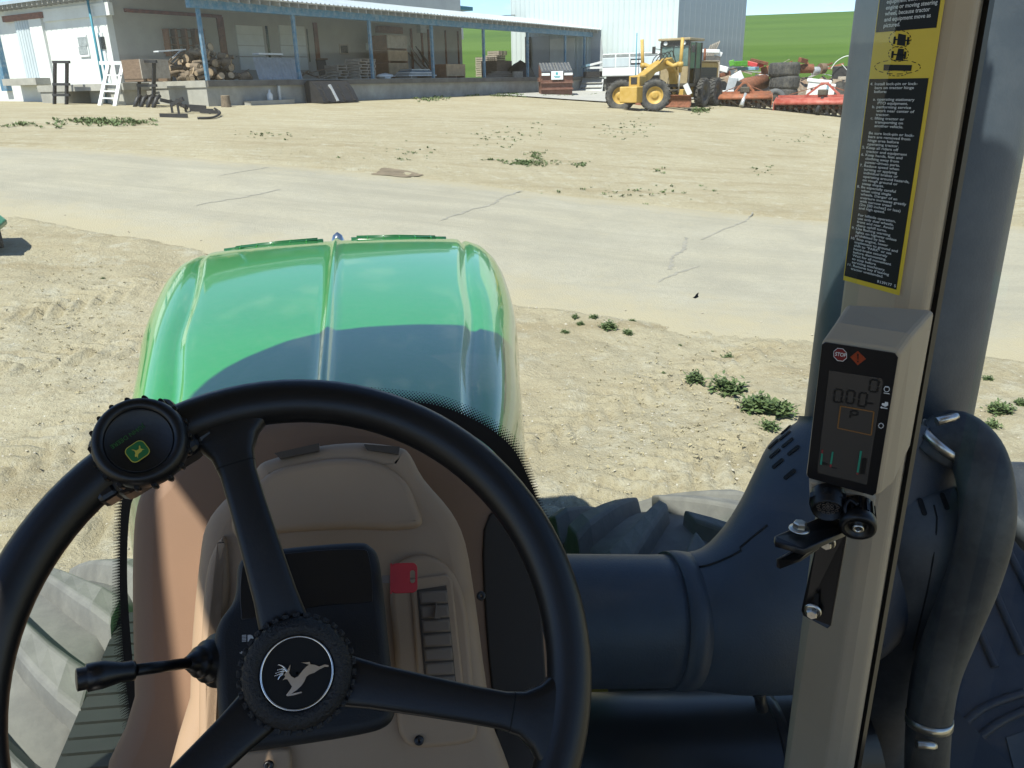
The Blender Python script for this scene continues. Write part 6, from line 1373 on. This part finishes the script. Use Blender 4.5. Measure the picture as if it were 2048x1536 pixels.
m = MB(); m.lathe([(.012, -.03), (.0165, -.026), (.017, -.006), (.0190, -.004), (.0195, .004), (.0185, .008), (.0125, .009), (.012, .004), (.006, .004), (.006, .008), (.003, .0085), (.0028, .005), (.001, .005)], p, ax, 30); m.build('capped_plug', 'black_rim', ds)
m = MB(); m.lathe([(.0062, .0075), (.0058, .0095), (.0034, .0098), (.003, .0075)], p, ax, 20); m.build('plug_centre', 'zinc', ds)
for k in range(14): a = 2 * math.pi * k / 14; m = MB(); e = hx * math.cos(a) + hy * math.sin(a); m.bar(p + e * .0172 - ax * .024, p + e * .0180 - ax * .006, .0028, .0016, up=e); m.build('grip_rib', 'black_rim', ds)
m = MB(); m.tube(smooth_poly([p + hy * .0 + V(1716, 1010, .87) - V(1716, 1046, .875), V(1700, 1000, .878), V(1690, 1015, .875), V(1697, 1040, .872)], 6, False), .0022, 8); m.build('tether', 'black_rim', ds)
# ---------------------------------------------------------------- black bracket on the pillar
bk = sub('bracket', tr)
tp4 = [V(1549, 1072, .87), V(1672, 1020, .93), V(1700, 1052, .90), V(1700, 1058, .895), V(1608, 1098, .845), V(1552, 1082, .862)]
tn = (tp4[1] - tp4[0]).cross(tp4[4] - tp4[0]).normalized(); tn = tn if tn.z > 0 else -tn
pillow(tp4, tn, .007, .0015, 2).build('top_plate', 'satin_black', bk)
vp = [V(1632, 1085, .93), V(1694, 1060, .905), V(1692, 1085, .91), V(1662, 1252, .965), V(1655, 1258, .967), V(1606, 1232, .985), V(1602, 1222, .985)]
vn = (vp[1] - vp[0]).cross(vp[4] - vp[0]).normalized(); vn = vn if vn.dot(CAM - vp[0]) > 0 else -vn
pillow(vp, vn, .006, .0015, 2).build('back_plate', 'satin_black', bk)
lp = [V(1553, 1118, .875), V(1600, 1092, .86), V(1640, 1082, .88), V(1638, 1098, .882), V(1602, 1122, .868), V(1560, 1138, .878), V(1553, 1134, .878)]
pillow(lp, (CAM - lp[0]).normalized(), .012, .002, 2).build('lower_latch', 'satin_black', bk)
def bolt(P, ax, r, nm, par):
    m = MB(); m.lathe([(r * 1.55, 0), (r * 1.5, .0016), (r, .002)], P, ax, 24); m.build('washer', 'zinc', par)
    m = MB(); m.lathe([(r, .001), (r, .0075), (r * .85, .009), (.0005, .009)], P, ax, 6, smooth=False); m.build(nm, 'zinc', par)
bolt(V(1598, 1060, .878) + tn * .001, tn, .0072, 'bolt', bk)
bolt(PL(1655, 1083, vp[0], vn) + vn * .001, vn, .0062, 'bolt', bk); bolt(PL(1626, 1221, vp[0], vn) + vn * .001, vn, .0066, 'bolt', bk)
m = MB(); pillow([PL(x, y, vp[0] + vn * .0006, vn) for x, y in ((1628, 1190), (1638, 1186), (1636, 1214), (1626, 1214))], vn, .001, .0002, 2, m); m.build('slot', 'slot_black', bk)
# ---------------------------------------------------------------- exhaust stack, elbow shroud, pipes, hose
SX_, SY_ = V(1838, 400, 1.5).x, V(1838, 400, 1.5).y
ex = sub('exhaust_stack', tr)
zb0 = PL(1750, 850, Vector((SX_, SY_, 0)), CF).z
m = MB(); m.tube([(SX_, SY_, z) for z in (zb0 - .02, 2.6, 3.2, 4.2)], [.158, .155, .152, .150], 48); m.build('stack_tube', 'stack_paint', ex)
m = MB(); m.tube([(SX_, SY_, zb0 - .03), (SX_, SY_, zb0 + .015)], .163, 48); m.build('stack_collar', 'stack_black', ex)
path = [(1130, 1240, 1.50), (1300, 1240, 1.52), (1400, 1236, 1.535), (1500, 1215, 1.55), (1600, 1165, 1.57), (1690, 1085, 1.585), (1740, 1000, 1.585), (1765, 925, 1.575), (1772, 850, 1.56)]
P_ = [V(*q) for q in path]
EL = [((1300, 1106), (1300, 1370), 1.52), ((1390, 1104), (1395, 1372), 1.535), ((1440, 1066), (1500, 1378), 1.55), ((1480, 1008), (1640, 1362), 1.565), ((1510, 950), (1790, 1272), 1.58), ((1541, 894), (1885, 1120), 1.58), ((1578, 862), (1922, 985), 1.57), ((1603, 845), (1934, 892), 1.555), ((1607, 832), (1936, 860), 1.55)]
def ering(l, r, d):
    a_, b_ = V(*l, d), V(*r, d); e1 = (a_ - b_) / 2; c_ = (a_ + b_) / 2; e2 = (c_ - CAM).normalized(); e2 = (e2 - e1 * (e2.dot(e1) / e1.length_squared)).normalized() * min(e1.length, .165)
    return c_, e1, e2
RG = [ering(*e) for e in EL]; SMC = smooth_poly([q[0] for q in RG], 5, False); SM1 = smooth_poly([q[1] for q in RG], 5, False); SM2 = smooth_poly([q[2] for q in RG], 5, False); sp_ = SMC
m = MB(); m.grid([[c_ + e1 * math.cos(2 * math.pi * k / 44) + e2 * math.sin(2 * math.pi * k / 44) for k in range(44)] for c_, e1, e2 in list(zip(SMC, SM1, SM2))[3:]], True, True); elbow = m.build('elbow_shroud', 'stack_black', ex)
m = MB(); m.tube([P_[0] - (P_[1] - P_[0]) * .9, P_[0], P_[1], sp_[5]], [.122, .122, .122, .123], 40); m.build('inlet_pipe', 'stack_black', ex)
m = MB(); q0 = sp_[2]; q1 = sp_[4]; m.tube([q0, q0.lerp(q1, .5), q1], [.1275, .1295, .1275], 40); m.build('pipe_collar', 'stack_black', ex)
# tail shroud going down on the right
tl = [V(1790, 980, 1.53), V(1822, 1080, 1.53), V(1815, 1200, 1.58), V(1780, 1330, 1.65), V(1745, 1450, 1.70), V(1722, 1600, 1.80)]
m = MB(); tls = smooth_poly(tl, 6, False); m.tube(tls, [.148 - .075 * (i / len(tls)) - .03 * max(0, .12 - i / len(tls)) / .12 for i in range(len(tls))], 30); m.build('lower_shroud', 'stack_light', ex)
bm_v = [WM['tractor'] @ v.co for v in elbow.data.vertices]
tv = [o for o in COL.objects if o.name.startswith('lower_shroud')][0]
def bvh_of(o): return BVHTree.FromPolygons([WM['tractor'] @ v.co for v in o.data.vertices], [tuple(p.vertices) for p in o.data.polygons])
bE, bT = bvh_of(elbow), bvh_of(tv)
def slot_on(b, x, y, dx, dy, L_=.028, w_=.0042):
    d = ray(x, y).normalized(); h = b.ray_cast(CAM, d); h2 = b.ray_cast(CAM, ray(x + dx * 8, y + dy * 8).normalized())
    if h[0] is None or h2[0] is None: return
    nrm = h[1] if h[1].dot(d) < 0 else -h[1]; u_ = h2[0] - h[0]; u_ = (u_ - nrm * u_.dot(nrm)).normalized(); v_ = nrm.cross(u_)
    m = MB(); m.prism(rrect(h[0] + nrm * .0005, u_, v_, L_, w_ * 2, w_ * .98, 5), nrm * .0018); m.build('slot', 'slot_black', ex)
for (zx, zy) in ((35, 850), (95, 828), (22, 912), (90, 862), (105, 905), (30, 968), (140, 950), (48, 1027), (118, 1090), (12, 855), (112, 793)): slot_on(bE, *Z6(zx, zy), .75, -.62)
for (zx, zy) in ((862, 1155), (972, 1122), (1056, 1092), (1123, 1212), (1030, 1250), (899, 1282)): slot_on(bT, *Z6(zx, zy), .32, .95, .032); slot_on(bE, *Z6(zx, zy), .32, .95, .032) if bT.ray_cast(CAM, ray(*Z6(zx, zy)).normalized())[0] is None else None
def seam(b, px, r=.0013, nm='seam'):
    ps = []
    for x, y in px:
        h = b.ray_cast(CAM, ray(x, y).normalized())
        if h[0] is not None: ps.append(h[0] + (CAM - h[0]).normalized() * .0008)
    if len(ps) > 2: m = MB(); m.tube(ps, r, 6); m.build(nm, 'slot_black', ex)
seam(bE, [(1398, 1134), (1415, 1131), (1440, 1122), (1462, 1112), (1482, 1101), (1480, 1095), (1500, 1078), (1520, 1062), (1535, 1050)], .0022)
seam(bT, [(1868, 1010), (1874, 1035), (1873, 1060), (1866, 1120), (1855, 1180), (1838, 1250), (1826, 1300)], .0016)
# lower canister with clamp
m = MB(); c0, c1_ = V(1080, 1545, 1.62), V(1560, 1530, 1.66); m.tube([c0, c0.lerp(c1_, .5), c1_, c1_.lerp(c0, -.3)], [.15, .15, .15, .148], 36); m.build('lower_canister', 'satin_black', ex)
cc = c0.lerp(c1_, .93); cd_ = (c1_ - c0).normalized(); m = MB(); m.tube([cc - cd_ * .011, cc + cd_ * .011], .1535, 36); m.build('clamp_band', 'satin_black', ex)
m = MB(); m.tube([V(1512, 1352, 1.50), V(1519, 1385, 1.49), V(1524, 1420, 1.50)], [.006, .011, .011], 10); m.build('clamp_bolt', 'satin_black', ex)
for k in range(4): q = V(1513 + k * 1.7, 1362 + k * 8, 1.488); m = MB(); m.tube([q, q + (V(1524, 1420, 1.5) - V(1512, 1352, 1.5)).normalized() * .004], .014, 10); m.build('spring_coil', 'satin_black', ex)
# hose
hp = [V(1868, 905, 1.42), V(1905, 872, 1.40), V(1950, 905, 1.38), V(1972, 975, 1.36), V(1972, 1060, 1.36), V(1945, 1160, 1.38), V(1905, 1260, 1.41), V(1872, 1350, 1.44), V(1858, 1440, 1.46), V(1852, 1560, 1.48)]
hs = smooth_poly(hp, 7, False); m = MB(); m.tube(hs, [.047 - .010 * (i / len(hs)) for i in range(len(hs))], 24); m.build('breather_hose', 'hose_rubber', ex)
for (i0, r_, cx, cy, cd2) in ((4, .0495, 1893, 838, 1.335), (56, .040, 1851, 1490, 1.42)):
    a, b = hs[i0], hs[i0 + 1]; d = (b - a).normalized(); m = MB(); m.tube([a - d * .008, a + d * .008], r_, 28); m.build('hose_clamp', 'zinc', ex)
    q = V(cx, cy, cd2); e = CR * .96 + CU * (.28 if cy < 1000 else -.1); m = MB(); m.tube([q - e * .017, q + e * .012, q + e * .02], [.0075, .0075, .005], 8); m.build('clamp_screw', 'zinc', ex)
# dark deck at the lower right with pressed ribs
dkp = sub('battery_deck', tr)
def dq(x, y): return PL(x, y, V(2000, 1250, 2.05), Vector((-.25, -.55, .8)).normalized())
dnv = Vector((-.25, -.55, .8)).normalized()
pillow(smooth_poly([dq(*p) for p in ((1940, 1000), (1975, 1010), (2080, 1130), (2300, 1350), (2350, 1700), (1700, 1720), (1690, 1500), (1780, 1260), (1880, 1080))], 4), dnv, .25, .02, 4).build('deck_cover', 'tank_black', dkp)
for px in ([(1985, 1040), (2020, 1110), (2060, 1190)], [(1965, 1120), (2000, 1210), (2045, 1310)], [(1935, 1200), (1970, 1290), (1990, 1335)], [(1900, 1480), (1960, 1420), (2048, 1385)], [(1930, 1500), (1990, 1450), (2060, 1415)]):
    m = MB(); m.tube(smooth_poly([dq(*p) + dnv * .002 for p in px], 6, False), .010, 8); m.build('pressed_rib', 'tank_black', dkp)
m = MB(); pillow(rrect(dq(2026, 1392) + dnv * .003, dq(2046, 1388) - dq(2006, 1396), dnv.cross(dq(2046, 1388) - dq(2006, 1396)), .055, .018, .008), dnv, .002, .0005, 2, m); m.build('slot', 'slot_black', dkp)
m = MB(); c = V(2120, 985, 2.3); pillow(smooth_poly([V(1985, 925, 2.3), V(2060, 915, 2.3), V(2300, 925, 2.3), V(2300, 1100, 2.15), V(2080, 1090, 2.15), V(1985, 1010, 2.2)], 4), (CAM - c).normalized() + Vector((0, 0, .6)), .4, .04, 4, m); m.build('tank_top', 'stack_light', dkp)
m = MB(); pillow([PL(x, y, dq(2040, 1480) + dnv * .004, dnv) for x, y in ((2012, 1475), (2048, 1462), (2075, 1500), (2070, 1560), (2030, 1548))], dnv, .003, .001, 2, m); m.build('patch_plate', 'stack_light', dkp)
# ---------------------------------------------------------------- cab: roof, floor, rear and left posts, side pane
rf = smooth_poly([(x, y, 3.72) for x, y in ((-.62, -1.25), (-.62, .0), (-.635, .32), (-.72, .55), (-.86, .90), (-.80, 1.2), (-.60, 1.36), (-.2, 1.37), (.00, 1.18), (.09, .98), (.2, .86), (.45, .77), (.75, .74), (.90, .74), (.92, .62), (.92, -1.25))], 4)  # unseen roof, its edge shaped to cast the shadows on hood and stack
pillow([p + Vector((0, 0, .16)) for p in rf], (0, 0, 1), .16, .05, 4).build('cab_roof', 'hood_green', tr)
m = MB(); m.add([p - Vector((0, 0, .003)) for p in rf], [tuple(range(len(rf)))]); m.build('headliner', 'headliner', tr)
MB().prism([(x, y, 3.66) for x, y in ((-.95, .85), (-.75, .72), (-.63, .45), (-.70, .27), (-.76, .10), (-.80, -.3), (-.80, -1.2), (-.95, -1.2))], (0, 0, .055)).build('sun_blocker', 'pillar_grey', tr)  # unseen bar added beside the roof to shape the sun patch on the console
MB().b2((-.85, -1.3, 1.40), (.85, .85, 1.46)).build('cab_floor', 'satin_black', tr)
MB().b2((-.85, -1.3, 1.46), (.85, -1.22, 2.35)).build('rear_panel', 'tan_trim', tr, bevel=.01)
for x, y in ((-.78, -1.2), (.86, -1.2)): MB().b2((x - .05, y - .05, 1.46), (x + .05, y + .05, 3.72)).build('rear_post', 'pillar_grey', tr, bevel=.01)
MB().b2((-.82, .82, 1.46), (-.74, .92, 3.72)).build('front_post', 'pillar_grey', tr, bevel=.01)
rows = [[(.835 + .03 * math.sin(y_ * 2), y_, z) for y_ in np.linspace(-1.15, .84, 7)] for z in (1.46, 3.70)]
MB().grid(rows).build('side_pane', 'cab_pane', tr)
MB().b2((-.88, -1.3, 1.46), (-.85, .85, 1.98)).build('door_panel', 'tan_trim', tr)
MB().b2((.84, -1.3, 1.46), (.87, .83, 1.98)).build('door_panel', 'tan_trim', tr)
MB().b2((.34, .95, 1.50), (1.42, 1.52, 1.56)).build('bounce_blocker', 'satin_black', tr)  # plate added below the pipes to block light bounced off the ground
# seat behind the camera
st = sub('seat', tr); pillow(rrect((.05, -.55, 2.02), (1, 0, 0), (0, 1, 0), .52, .5, .08), (0, 0, 1), .14, .04).build('cushion', 'vent_brown', st); pillow(rrect((.05, -.84, 2.45), (1, 0, 0), (0, 0, 1), .5, .75, .1), (0, 1, .1), .12, .04).build('backrest', 'vent_brown', st); MB().b2((-.1, -.7, 1.46), (.2, -.4, 1.88)).build('pedestal', 'satin_black', st)
